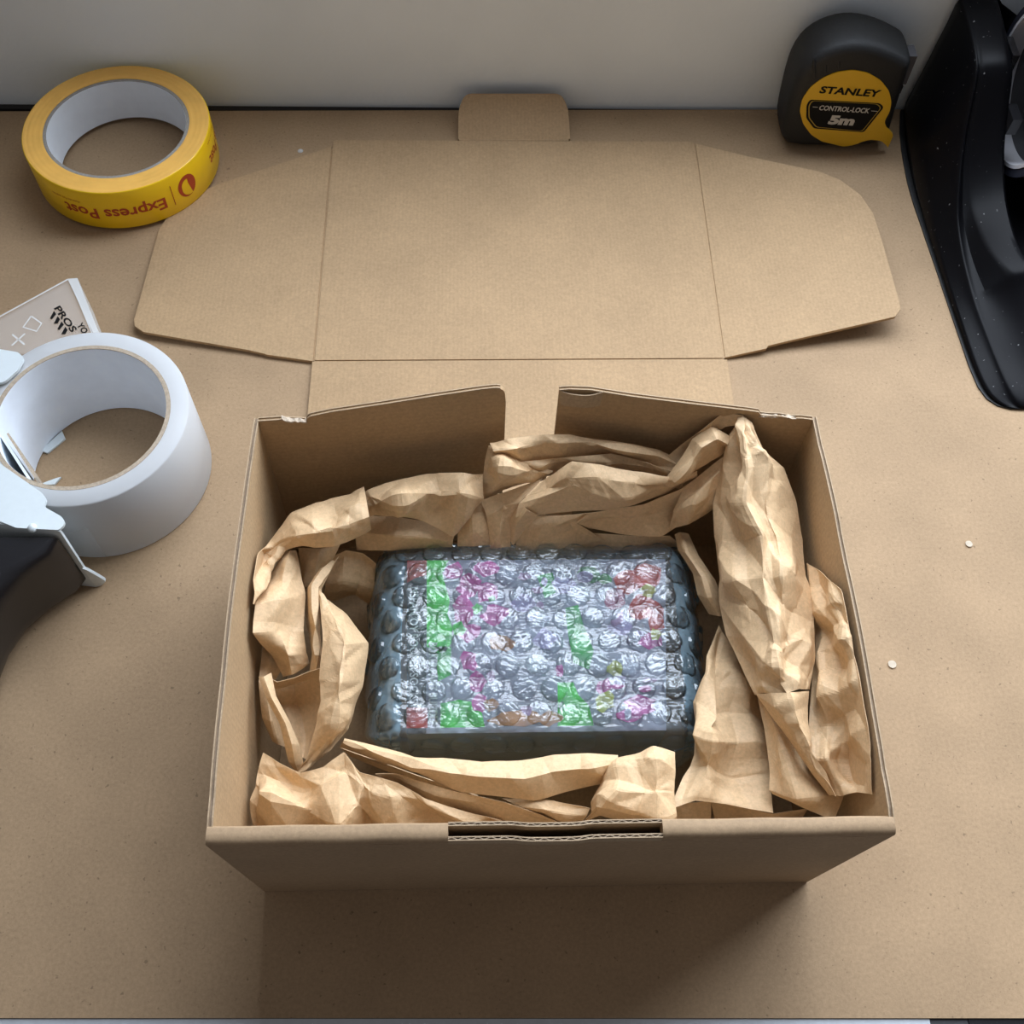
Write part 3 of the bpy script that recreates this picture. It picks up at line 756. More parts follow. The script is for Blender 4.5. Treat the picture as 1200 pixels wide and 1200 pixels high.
  [[[78.6,53.4,76.0],[79.3,52.7,78.0],[81.7,54.1,74.0]],[[80.4,42.3,74.0],[83.4,40.6,79.0],[90.5,42.5,73.0]],[[81.1,27.9,72.0],[86.2,27.0,77.0],[98.3,28.6,71.0]],[[80.0,18.9,71.0],[88.4,14.8,77.0],[106.3,16.8,74.0]],[[81.7,18.2,69.0],[90.6,12.5,73.0],[102.1,8.2,70.0]]],
  [[[105.3,105.6,80.0],[107.2,100.4,84.5],[107.1,91.0,95.5],[107.2,82.7,103.5]],[[105.6,92.7,76.0],[107.1,88.1,86.0],[107.2,80.0,97.5],[109.3,74.4,104.0]],[[106.0,81.0,74.0],[107.1,75.6,86.5],[107.1,69.0,102.0],[112.0,65.8,104.0]],[[103.3,68.0,76.0],[106.4,67.2,82.0],[107.2,58.2,100.5],[112.3,54.2,104.0]],[[99.4,57.1,78.0],[102.8,51.1,87.0],[107.1,45.7,95.5],[110.5,41.1,104.0]],[[95.5,40.1,80.0],[101.7,39.4,82.0],[107.1,37.2,88.5],[108.8,32.1,104.0]],[[93.8,27.6,80.0],[97.7,25.8,86.0],[106.3,26.8,82.0],[107.2,20.4,102.0]],[[98.8,15.6,78.0],[102.6,14.4,80.0],[105.5,14.0,87.0],[107.1,10.4,97.5]]],
  [[[72.5,88.5,60.0],[75.0,83.7,60.0],[78.9,76.4,60.0],[81.3,69.2,60.0]],[[64.9,73.2,64.0],[69.4,70.9,65.0],[76.1,68.5,62.0],[83.1,62.2,60.0]],[[62.9,64.6,68.0],[66.2,64.2,69.0],[74.1,60.8,64.0],[83.5,55.3,60.0]],[[57.5,54.2,66.0],[61.6,46.4,76.0],[71.8,51.0,66.0],[84.5,50.9,60.0]],[[57.8,44.5,66.0],[60.2,38.0,78.0],[71.3,41.7,66.0],[84.5,42.2,62.0]],[[55.1,34.2,66.0],[59.4,31.1,75.0],[70.1,32.0,66.0],[84.8,33.0,62.0]],[[50.1,26.1,68.0],[57.9,25.5,73.0],[68.6,23.6,68.0],[83.1,24.5,64.0]],[[44.0,13.3,70.0],[53.4,16.2,70.0],[64.5,15.3,68.0],[81.8,12.2,66.0]]],
  [[[47.9,18.1,58.0],[55.8,18.6,58.0],[61.6,19.2,58.0]],[[48.2,8.8,50.0],[56.2,8.7,50.0],[61.9,8.6,50.0]]],
  [[[61.9,19.0,56.0],[72.8,16.6,59.0],[83.0,13.7,61.0],[95.5,14.9,63.0]],[[65.2,11.3,46.0],[74.8,8.9,48.0],[84.8,8.2,50.0],[94.3,10.8,52.0]]],
  [[[58.3,129.6,60.0],[60.4,129.3,62.0],[64.0,129.5,60.0]],[[59.0,121.9,60.0],[61.6,118.1,65.0],[67.2,119.1,60.0]],[[64.3,111.3,60.0],[67.1,107.3,65.0],[73.0,108.1,60.0]],[[65.8,102.6,58.0],[69.1,98.6,64.0],[74.5,99.7,60.0]],[[70.2,95.1,56.0],[72.9,92.2,60.0],[76.5,93.0,58.0]]]]}

def crumple_field(lu, lv, cell, rng, nu, nv):
    """creased height field: random peaks joined by flat facets, sampled on a grid"""
    pts = []
    cu, cv = (cell * 1.35, cell * 0.85) if lu > lv else (cell * 0.85, cell * 1.35)
    ku, kv = max(1, int(round(lu / cu))), max(1, int(round(lv / cv)))
    for i in range(-1, ku + 2):
        for j in range(-1, kv + 2):
            pts.append(((i + rng.uniform(-.45, .45)) * lu / ku, (j + rng.uniform(-.45, .45)) * lv / kv))
    hs = [rng.uniform(-1, 1) for _ in pts]
    r = mgeo.delaunay_2d_cdt([Vector(p) for p in pts], [], [], 0, 1e-6)
    vs, tris, orig = r[0], r[2], r[3]
    G = np.zeros((nu, nv))
    U, Vv = np.meshgrid(np.linspace(0, lu, nu), np.linspace(0, lv, nv), indexing='ij')
    for f in tris:
        a, b, c = [np.array(vs[i][:]) for i in f]
        ha, hb, hc = [hs[orig[i][0]] for i in f]
        det = (b[1] - c[1]) * (a[0] - c[0]) + (c[0] - b[0]) * (a[1] - c[1])
        if abs(det) < 1e-9:
            continue
        lo, hi = np.minimum(np.minimum(a, b), c), np.maximum(np.maximum(a, b), c)
        m = (U >= lo[0] - 1e-6) & (U <= hi[0] + 1e-6) & (Vv >= lo[1] - 1e-6) & (Vv <= hi[1] + 1e-6)
        if not m.any():
            continue
        w1 = ((b[1] - c[1]) * (U[m] - c[0]) + (c[0] - b[0]) * (Vv[m] - c[1])) / det
        w2 = ((c[1] - a[1]) * (U[m] - c[0]) + (a[0] - c[0]) * (Vv[m] - c[1])) / det
        w3 = 1 - w1 - w2
        ok = (w1 > -1e-4) & (w2 > -1e-4) & (w3 > -1e-4)
        idx = np.argwhere(m)[ok]
        G[idx[:, 0], idx[:, 1]] = (w1 * ha + w2 * hb + w3 * hc)[ok]
    return G

def spline_eval(P, ts, soft):
    """blend of straight and Catmull-Rom interpolation through rows of points P (k, ..., 3)"""
    k = P.shape[0]
    out = []
    for t in ts:
        i = min(int(t), k - 2); f = t - i
        p1, p2 = P[i], P[i + 1]
        p0 = P[i - 1] if i > 0 else 2 * p1 - p2
        p3 = P[i + 2] if i + 2 < k else 2 * p2 - p1
        lin = p1 * (1 - f) + p2 * f
        cr = 0.5 * (2 * p1 + (p2 - p0) * f + (2 * p0 - 5 * p1 + 4 * p2 - p3) * f * f + (3 * p1 - p0 - 3 * p2 + p3) * f ** 3)
        out.append(lin * (1 - soft) + cr * soft)
    return np.array(out)

def paper_sheet(rows, seed, step=0.7, soft=0.1, amp=1.0):
    rng = random.Random(seed)
    P = np.array(rows, float)
    lu = max(np.linalg.norm(np.diff(P, axis=0), axis=2).sum(0).mean(), 2.0)
    lv = max(np.linalg.norm(np.diff(P, axis=1), axis=2).sum(1).mean(), 2.0)
    nu, nv = int(np.clip(lu / step, 8, 190)) + 1, int(np.clip(lv / step, 8, 190)) + 1
    A = spline_eval(P, np.linspace(0, P.shape[0] - 1, nu), soft)
    B = spline_eval(A.transpose(1, 0, 2), np.linspace(0, P.shape[1] - 1, nv), soft).transpose(1, 0, 2)
    du = np.gradient(B, axis=0); dv = np.gradient(B, axis=1)
    nrm = np.cross(du, dv); nrm /= (np.linalg.norm(nrm, axis=2, keepdims=True) + 1e-9)
    U, W = np.meshgrid(np.linspace(0, lu, nu), np.linspace(0, lv, nv), indexing='ij')
    h = 2.0 * crumple_field(lu, lv, 16.0, rng, nu, nv) + 0.62 * crumple_field(lu, lv, 6.0, rng, nu, nv) + 0.16 * crumple_field(lu, lv, 2.6, rng, nu, nv)
    # long straight folds crossing the whole sheet
    for _ in range(3):
        an = rng.uniform(0, math.pi)
        per = rng.uniform(17, 34)
        q = (U * math.cos(an) + W * math.sin(an) + rng.uniform(0, per)) / per
        q = q + 0.12 * np.sin(q * 1.7 + rng.uniform(0, 6))
        h = h + per * rng.uniform(0.045, 0.085) * (2 * np.abs(2 * (q - np.floor(q + 0.5))) - 1)
    k = min(1.0, min(lu, lv) / 26.0)
    ed = np.minimum(np.minimum(U, lu - U), np.minimum(W, lv - W)) / 6.0
    ed = 0.3 + 0.7 * np.clip(ed, 0, 1)
    B = B + nrm * (h * ed * amp * k)[:, :, None]
    B[:, :, 2] = np.maximum(B[:, :, 2], 2.6)
    B[:, :, 0] = np.clip(B[:, :, 0], -107.6, 107.9)
    B[:, :, 1] = np.maximum(B[:, :, 1], 3.2 + np.clip(B[:, :, 2] - 60, -60, 0) * -0.02)
    # ragged cut ends
    V = [tuple(v) for v in B.reshape(-1, 3)]
    F = [(i * nv + j, i * nv + j + 1, (i + 1) * nv + j + 1, (i + 1) * nv + j) for i in range(nu - 1) for j in range(nv - 1)]
    return V, F

def build_paper():
    info = {
        'left': ('crumpled sheet of brown kraft paper curled along the left wall of the box', (-85, 90, 2)),
        'front': ('crumpled sheet of brown kraft paper lying along the front wall of the box', (-20, 26, 2)),
        'back': ('crumpled brown kraft paper bunched between the wrapped parcel and the back flaps of the box', (25, 143, 2)),
        'right': ('long crumpled kraft paper with pointed peak along the right wall of the box', (84, 80, 2)),
    }
    seed = 11
    for key, patches in SHEETS.items():
        t = thing('kraft_paper', info[key][0], 'paper', info[key][1], 'kraft paper packed around the parcel')
        for rows in patches:
            seed += 1
            V, F = paper_sheet(rows, seed)
            o = link('fold', mesh_from(V, F), M['kraft'], t)
            md = o.modifiers.new('thickness', 'SOLIDIFY'); md.thickness = 0.00022; md.offset = 0
build_paper()

# ------------------------------------------------------------------ bubble-wrapped parcel
PX0, PX1, PY0, PY1 = -69.0, 73.0, 39.5, 136.0
def wrap_z(x, y):
    """height of the wrapping over the boxed goods inside"""
    cx0, cx1, cy0, cy1 = -55.0, 54.5, 46.5, 118.0
    dx = max(cx0 - x, x - cx1, 0.0) / 16.5
    dy0 = max(cy0 - y, 0.0) / 7.4
    dy1 = max(y - cy1, 0.0) / 18.5
    d = math.sqrt(dx * dx + max(dy0, dy1) ** 2)
    d = min(1.0, d)
    wob = 0.9 * math.sin(x * 0.21 + y * 0.13) * math.sin(y * 0.19 - x * 0.07) + 0.5 * math.sin(x * 0.5 + 2) * math.cos(y * 0.43)
    return 60.0 - 40.0 * (1 - math.sqrt(max(0.0, 1 - d ** 2.2))) - 3.0 * d + wob * (0.5 + d)

def build_parcel():
    t = thing('wrapped_parcel', 'small colourful carton wrapped in clear bluish bubble wrap, nested in crumpled paper', 'parcel', (0, 85, 2.3))
    # goods inside: a dark carton with bright print on its lid
    zt = 56.0
    cx = [(-52.9, 120.1), (54.4, 120.0), (47.9, 46.6), (-51.2, 44.9 + 1.6)]
    lo = [(x, y, 3.0) for x, y in reversed(cx)]
    hi = [(x, y, zt) for x, y in reversed(cx)]
    carton = link('carton', bm_mesh(prism_bm(lo, hi)), plain('dark_carton', (0.30, 0.32, 0.27), 0.5, grain=0.05), t)
    def uv(u, v):
        """u across, v down the printed lid, each 0..1"""
        a = np.array(cx[0]) * (1 - u) + np.array(cx[1]) * u
        b = np.array(cx[3]) * (1 - u) + np.array(cx[2]) * u
        p = a * (1 - v) + b * v
        return (float(p[0]), float(p[1]))
    def patch(poly, col, name, dz):
        pts = [uv(*q) for q in poly]
        V = [(x, y, zt + dz) for x, y in pts]
        bm = bmesh.new()
        f = bm.faces.new([bm.verts.new(Vector(v) * MM) for v in V])
        bmesh.ops.triangulate(bm, faces=[f])
        key = 'ink_%.2f_%.2f_%.2f' % col
        if key not in M:
            M[key] = plain('carton_print', col, 0.5)
        link(name, bm_mesh(bm), M[key], parent=carton)
    GREEN, MAG, RED, GREY, ORG, YEL, LIL = (0.14, 0.95, 0.14), (0.92, 0.16, 0.55), (0.80, 0.10, 0.08), (0.50, 0.52, 0.58), (0.72, 0.30, 0.10), (0.68, 0.68, 0.10), (0.60, 0.50, 0.78)
    patch([(0, 0), (0.075, 0), (0.075, 1), (0, 1)], (0.06, 0.07, 0.08), 'print_field', 0.05)
    patch([(0.075, 0.0), (1, 0.0), (1, 1), (0.075, 1)], (0.42, 0.42, 0.52), 'print_field', 0.05)
    patch([(0, 0), (0.075, 0), (0.075, 0.09), (0.03, 0.11), (0.0, 0.14)], RED, 'print_patch', 0.08)
    patch([(0.0, 0.86), (0.08, 0.86), (0.08, 0.97), (0.0, 0.97)], RED, 'print_patch', 0.08)
    patch([(0.076, 0.0), (0.16, 0.0), (0.135, 0.08), (0.15, 0.17), (0.165, 0.25), (0.155, 0.33), (0.175, 0.41), (0.17, 0.5), (0.15, 0.55), (0.13, 0.55), (0.076, 0.52)], GREEN, 'print_patch', 0.10)
    patch([(0.13, 0.84), (0.2, 0.82), (0.28, 0.84), (0.3, 0.97), (0.13, 0.97)], GREEN, 'print_patch', 0.10)
    patch([(0.58, 0.73), (0.64, 0.73), (0.66, 0.8), (0.70, 0.86), (0.72, 0.97), (0.58, 0.97)], GREEN, 'print_patch', 0.10)
    patch([(0.61, 0.30), (0.66, 0.28), (0.68, 0.4), (0.72, 0.55), (0.7, 0.66), (0.64, 0.62), (0.62, 0.45)], (0.12, 0.62, 0.16), 'print_patch', 0.10)
    patch([(0.5, 0.1), (0.56, 0.08), (0.58, 0.2), (0.53, 0.24)], (0.14, 0.58, 0.18), 'print_patch', 0.10)
    patch([(0.11, 0.52), (0.17, 0.52), (0.17, 0.68), (0.12, 0.72)], (0.10, 0.66, 0.12), 'print_patch', 0.10)
    rnd = random.Random(8)
    def blob(u, v, ru, rv, col, dz):
        k = 11
        patch([(min(1, max(0, u + ru * rnd.uniform(.65, 1.2) * math.cos(2 * math.pi * i / k))), min(1, max(0, v + rv * rnd.uniform(.65, 1.2) * math.sin(2 * math.pi * i / k)))) for i in range(k)], col, 'print_patch', dz)
    z = 0.12
    for u, v, ru, rv, col in [(0.18, 0.07, .045, .06, MAG), (0.24, 0.16, .05, .07, MAG), (0.22, 0.30, .05, .09, MAG), (0.31, 0.20, .05, .07, MAG), (0.34, 0.33, .055, .07, MAG), (0.30, 0.05, .05, .05, MAG), (0.24, 0.44, .05, .06, MAG),
                              (0.24, 0.60, .035, .06, MAG), (0.27, 0.72, .035, .06, MAG), (0.28, 0.84, .03, .05, MAG), (0.27, 0.30, .02, .03, GREEN), (0.2, 0.42, .03, .05, GREEN),
                              (0.42, 0.92, .10, .05, ORG), (0.36, 0.50, .05, .05, ORG), (0.55, 0.93, .05, .04, ORG), (0.32, 0.85, .03, .04, ORG),
                              (0.86, 0.14, .06, .08, RED), (0.93, 0.10, .06, .10, RED), (0.90, 0.30, .06, .07, RED), (0.96, 0.36, .04, .10, RED), (0.80, 0.25, .05, .06, (0.55, 0.16, 0.26)),
                              (0.94, 0.50, .05, .05, MAG), (0.90, 0.86, .06, .06, MAG), (0.86, 0.92, .05, .04, MAG), (0.76, 0.76, .03, .05, MAG), (0.82, 0.42, .05, .05, LIL), (0.6, 0.16, .05, .06, LIL), (0.45, 0.28, .05, .06, LIL),
                              (0.93, 0.20, .03, .05, YEL), (0.96, 0.46, .02, .04, YEL), (0.76, 0.84, .04, .06, YEL), (0.80, 0.66, .03, .05, YEL), (0.48, 0.62, .05, .05, GREY), (0.53, 0.48, .05, .06, LIL), (0.70, 0.10, .05, .05, (0.20, 0.45, 0.22))]:
        z += 0.01
        blob(u, v, ru, rv, col, z)
    for _ in range(26):
        z += 0.008
        blob(rnd.uniform(0.3, 0.97), rnd.uniform(0.06, 0.92), rnd.uniform(.012, .035), rnd.uniform(.015, .045), rnd.choice([LIL, MAG, (0.62, 0.36, 0.60), (0.55, 0.50, 0.68), (0.16, 0.55, 0.2), GREY]), z)
    # lettering down the spine and down the lid's left edge
    def down_text(s, u, v0, v1, h, w):
        a, b = np.array(uv(u, v0)), np.array(uv(u, v1))
        ux = np.array([*(b - a), 0.0]); d = ux / np.linalg.norm(ux)
        uy = np.array([-d[1], d[0], 0.0]) * h
        return print_flat(s, (a[0], a[1], zt + 0.75), ux, uy, w)
    V, F = merge([down_text('NSPAN OY BOOPER SOCKS', 0.012, 0.17, 0.84, 3.4, 0.02), down_text('BOXER PANT BUNDLE', 0.085, 0.50, 0.955, 3.4, 0.03)])
    link('lettering', mesh_from(V, F), plain('white_print', (0.85, 0.85, 0.85), 0.5), parent=carton)
    # film
    nx, ny = 150, 96
    V, F = [], []
    def rim(a):
        return a
    for i in range(nx + 1):
        for j in range(ny + 1):
            a, b = i / nx * 2 - 1, j / ny * 2 - 1
            # rounded-rectangle footprint with a slightly ragged outline
            k = (abs(a) ** 7 + abs(b) ** 7) ** (1 / 7) if (a or b) else 0
            m = max(abs(a), abs(b))
            f = (m / k) if k > 1e-9 else 1
            x = (PX0 + PX1) / 2 + a * f * (PX1 - PX0) / 2
            y = (PY0 + PY1) / 2 + b * f * (PY1 - PY0) / 2
            e = max(0.0, m - 0.9) * 10
            x += e * 1.3 * math.sin(y * 0.35 + a) * (1 if abs(a) > 0.9 else 0.2)
            y += e * 0.9 * math.sin(x * 0.31) * (1 if abs(b) > 0.9 else 0.2)
            V.append((x, y, wrap_z(x, y) + 0.22 * math.sin(x * 1.9 + 2 * math.sin(y * .8)) + 0.18 * math.sin(y * 2.3 + x * 0.7)))
    n1 = ny + 1
    for i in range(nx):
        for j in range(ny):
            F.append((i * n1 + j, (i + 1) * n1 + j, (i + 1) * n1 + j + 1, i * n1 + j + 1))
    # skirt down to the box floor
    loop = [i * n1 for i in range(nx + 1)] + [nx * n1 + j for j in range(1, n1)] + [i * n1 + ny for i in range(nx - 1, -1, -1)] + [j for j in range(ny - 1, 0, -1)]
    prev = loop
    for q in range(1, 5):
        cur = []
        for idx in loop:
            x, y, zz = V[idx]
            cxm, cym = (PX0 + PX1) / 2, (PY0 + PY1) / 2
            s = 1 - 0.10 * (q / 4) ** 2
            cur.append(len(V)); V.append((cxm + (x - cxm) * s, cym + (y - cym) * s, zz + (2.6 - zz) * q / 4))
        L = len(loop)
        for k in range(L):
            F.append((prev[k], cur[k], cur[(k + 1) % L], prev[(k + 1) % L]))
        prev = cur
    film = link('bubble_film', fix(mesh_from(V, F)), M['film'], t, smooth=True)
    film.data.materials.append(M['film_folded'])
    for p in film.data.polygons:
        c = p.center
        if c.x < -0.0535 or c.x > 0.0555 or (c.z < 0.050 and c.y > 0.06):
            p.material_index = 1
    # bubbles: a few dome shapes, shared
    def dome(seed):
        r = random.Random(seed)
        R = 5.1
        prof = [(R * 1.05, -0.3), (R, 0.15), (R * .96, 0.6), (R * .89, 1.0), (R * .77, 1.22), (R * .52, 1.32), (R * .25, 1.35)]
        n = 20
        V, F = [], []
        ph = [r.uniform(0, 6) for _ in range(6)]
        for (rr, hh) in prof:
            for i in range(n):
                tt = 2 * math.pi * i / n
                x, y = rr * math.cos(tt), rr * math.sin(tt)
                w = 0.28 * math.sin(y * 2.1 + ph[0] + 0.4 * math.sin(x + ph[1])) + 0.2 * math.sin(y * 3.3 + x * .6 + ph[2]) + 0.15 * math.sin(x * 1.7 + ph[3])
                V.append((x, y, hh + (w * 0.55 if hh > 0.9 else 0)))
        V.append((0, 0, 1.36 + 0.15 * math.sin(ph[0])))
        m = len(prof)
        for k in range(m - 1):
            for i in range(n):
                j = (i + 1) % n
                F.append((k * n + i, k * n + j, (k + 1) * n + j, (k + 1) * n + i))
        for i in range(n):
            F.append(((m - 1) * n + i, (m - 1) * n + (i + 1) % n, len(V) - 1))
        me = mesh_from(V, F)
        me.materials.append(M['bubble'])
        for p in me.polygons:
            p.use_smooth = True
        return me
    kinds = [dome(20 + i) for i in range(7)]
    px, py = 11.6, 9.9
    rnd = random.Random(17)
    j = 0
    y = PY0 + 3.0
    while y < PY1 - 1.5:
        x = PX0 + 4.5 + (px / 2 if j % 2 else 0)
        while x < PX1 - 3:
            xx, yy = x + rnd.uniform(-.4, .4), y + rnd.uniform(-.4, .4)
            e = 0.8
            g = Vector((-(wrap_z(xx + e, yy) - wrap_z(xx - e, yy)) / (2 * e), -(wrap_z(xx, yy + e) - wrap_z(xx, yy - e)) / (2 * e), 1))
            if g.length > 3.2:
                g = g * (3.2 / g.length); g.z = max(g.z, 0.5)
            g.normalize()
            o = bpy.data.objects.new('bubble', rnd.choice(kinds))
            COL.objects.link(o)
            o.parent = film
            q = g.to_track_quat('Z', 'Y')
            mw = Matrix.Translation(Vector((xx, yy, wrap_z(xx, yy) - 0.1)) * MM) @ q.to_matrix().to_4x4() @ Matrix.Scale(rnd.uniform(0.92, 1.05), 4)
            o.matrix_local = mw
            x += px
        y += py
        j += 1
    # loose folded end of the wrap standing up at the left
    rng = random.Random(4)
    rows = [[(-66.5, 116 - i * 0.0 - k * 13.0, 46 - 6 * abs(1 - k) * 0.5 - i * 14) for i in range(3)] for k in range(4)]
    rows = [[(x - 1.6 * i, y, z) for i, (x, y, z) in enumerate(r)] for r in rows]
    V, F = paper_sheet(rows, 91, step=1.4, amp=1.3)
    link('wrap_end', mesh_from(V, F), M['film'], t, smooth=True)
build_parcel()

# ------------------------------------------------------------------ yellow printed tape roll
def build_yellow_tape():
    C = (-224.6, 407.7, 0.0)
    zb, zt = 2.2, 28.6
    R, ri, rc = 51.6, 40.2, 38.2
    t = thing('packing_tape', 'roll of bright yellow printed packing tape with a white core, standing by the wall', 'tape', (C[0], C[1], zb))
    prof = [(R - 0.5, zb), (R, zb + 0.5), (R, zt - 0.6), (R - 0.25, zt - 0.1), (R - 0.6, zt)]
    V, F = lathe(prof, C, 128, closed=False)
    o = link('tape_face', fix(mesh_from(V, F)), M['yellow_tape'], t); smooth_angle(o, 60)
    # wound layers seen from above: faint rings
    prof = [(R - 0.55, zt)]
    k = 9
    rr = random.Random(2)
    for i in range(1, k):
        r = R - 0.55 - (R - 0.55 - ri) * i / k
        prof += [(r + 0.35, zt + rr.uniform(-.05, .1)), (r, zt + rr.uniform(-.05, .1))]
    prof += [(ri, zt - 0.1), (ri, zb), (R - 0.5, zb)]
    V, F = lathe(prof, C, 128, closed=False)
    o = link('tape_layers', fix(mesh_from(V, F)), M['orange_tape'], t); smooth_angle(o, 40)
    V, F = lathe([(ri - 0.05, zb), (ri - 0.05, zt - 0.3), (ri - 0.8, zt - 0.1), (rc + 0.15, zt - 0.25), (rc + 0.15, zb)], C, 96)
    o = link('core_ring', fix(mesh_from(V, F)), M['grey_core'], t); smooth_angle(o, 40)
    V, F = lathe([(rc + 0.1, zb + 0.4), (rc + 0.1, zt - 0.5), (rc, zt - 0.5), (rc, zb + 0.4)], C, 96)
    o = link('core_lining', fix(mesh_from(V, F)), M['white_core'], t); smooth_angle(o, 40)
    # printing, upside down on the face, wrapped round the roll
    def wrap(V2, F2, a0, a1, z0, h):
        W = []
        for u, v in V2:
            a = math.radians(a0 + (a1 - a0) * u)
            W.append((C[0] + (R + 0.12) * math.cos(a), C[1] + (R + 0.12) * math.sin(a), z0 - h * v))
        return W, F2
    parts = []
    V2, F2 = text_mesh('Express Post', 0.022)
    parts.append(wrap(V2, F2, -55.0, -118.5, 16.8, 7.6))
    for base in (69.5,):   # next repeat of the print, coming round the right side
        parts.append(wrap(V2, F2, -55.0 + base, -118.5 + base + 43, 16.8, 7.6) if False else wrap(V2, F2, 37.0, -12.5, 17.2, 6.6))
    V3, F3 = text_mesh('Australia Post express', 0.0)
    parts.append(wrap(V3, F3, -106, -126, 20.9, 1.5))
    parts.append(wrap(V3, F3, 20, -10, 25.0, 1.5))
    # divider
    def curve_patch(pts):
        W = []
        for a, z in pts:
            a = math.radians(a)
            W.append((C[0] + (R + 0.12) * math.cos(a), C[1] + (R + 0.12) * math.sin(a), z))
        return W
    parts.append((curve_patch([(-49.6, 22.4), (-49.6, 8.5), (-50.1, 8.5), (-50.1, 22.4)]), [(0, 1, 2, 3)]))
    V, F = merge(parts)
    link('lettering', mesh_from(V, F), M['red_ink'], t)
    # round emblem: a broken ring with a solid wedge beside it
    ca, cz, ra, rz = -38.4, 16.0, 6.9, 7.1
    W, Fs = [], []
    n = 22
    for i in range(n + 1):
        th = math.radians(62 + (290 - 62) * i / n)
        taper = 0.62 if i < n * .55 else 0.62 + 0.36 * (i / n - .55) / .45
        inner = min(0.97, taper)
        for s in (1.0, inner):
            W.append((ca + ra * s * math.cos(th), cz + rz * s * math.sin(th)))
    for i in range(n):
        Fs.append((2 * i, 2 * i + 1, 2 * i + 3, 2 * i + 2))
    k0 = len(W)
    m = 12
    W += [(ca + ra * math.cos(math.radians(80 - 145 * i / m)), cz + rz * math.sin(math.radians(80 - 145 * i / m))) for i in range(m + 1)]
    W.append((ca + 0.16 * ra, cz + 0.2 * rz))
    for i in range(m):
        Fs.append((k0 + i, k0 + i + 1, k0 + m + 1))
    link('emblem', mesh_from(curve_patch(W), Fs), M['red_ink'], t)
build_yellow_tape()

# ------------------------------------------------------------------ clear tape roll in its dispenser
RC = (-201.5, 198.4, 0.0)
def build_clear_roll():
    t = thing('packing_tape', 'roll of milky clear packing tape with a white core, lying in the white tape gun', 'tape', RC)
    R, ri, rc, zb, zt = 47.6, 39.4, 37.3, 0.4, 48.4
    prof = [(ri, zb), (R - 0.6, zb), (R, zb + 0.6), (R, zt - 0.7), (R - 0.7, zt), (ri, zt)]
    V, F = lathe(prof, RC, 128)
    o = link('tape_winding', fix(mesh_from(V, F)), M['milky'], t); smooth_angle(o, 50)
    V, F = lathe([(ri - 0.05, zb), (ri - 0.05, zt + 0.1), (rc + 0.15, zt + 0.1), (rc + 0.15, zb)], RC, 96)
    o = link('core_ring', fix(mesh_from(V, F)), M['brown_core'], t); smooth_angle(o, 40)
    V, F = lathe([(rc + 0.1, zb + 0.3), (rc + 0.1, zt - 0.3), (rc, zt - 0.3), (rc, zb + 0.3)], RC, 96)
    o = link('core_lining', fix(mesh_from(V, F)), M['white_core'], t); smooth_angle(o, 40)
    # loose ends of tape, one on the face of the winding
    W, Fs = [], []
    for i in range(13):
        a = math.radians(-84 - 26 * i / 12)
        for z in (2.0, 30.0 - 10 * (i / 12)):
            W.append((RC[0] + (R + 0.25) * math.cos(a), RC[1] + (R + 0.25) * math.sin(a), z))
    for i in range(12):
        Fs.append((2 * i, 2 * i + 2, 2 * i + 3, 2 * i + 1))
    link('tape_end', mesh_from(W, Fs), M['frosted'], t, smooth=True)
build_clear_roll()

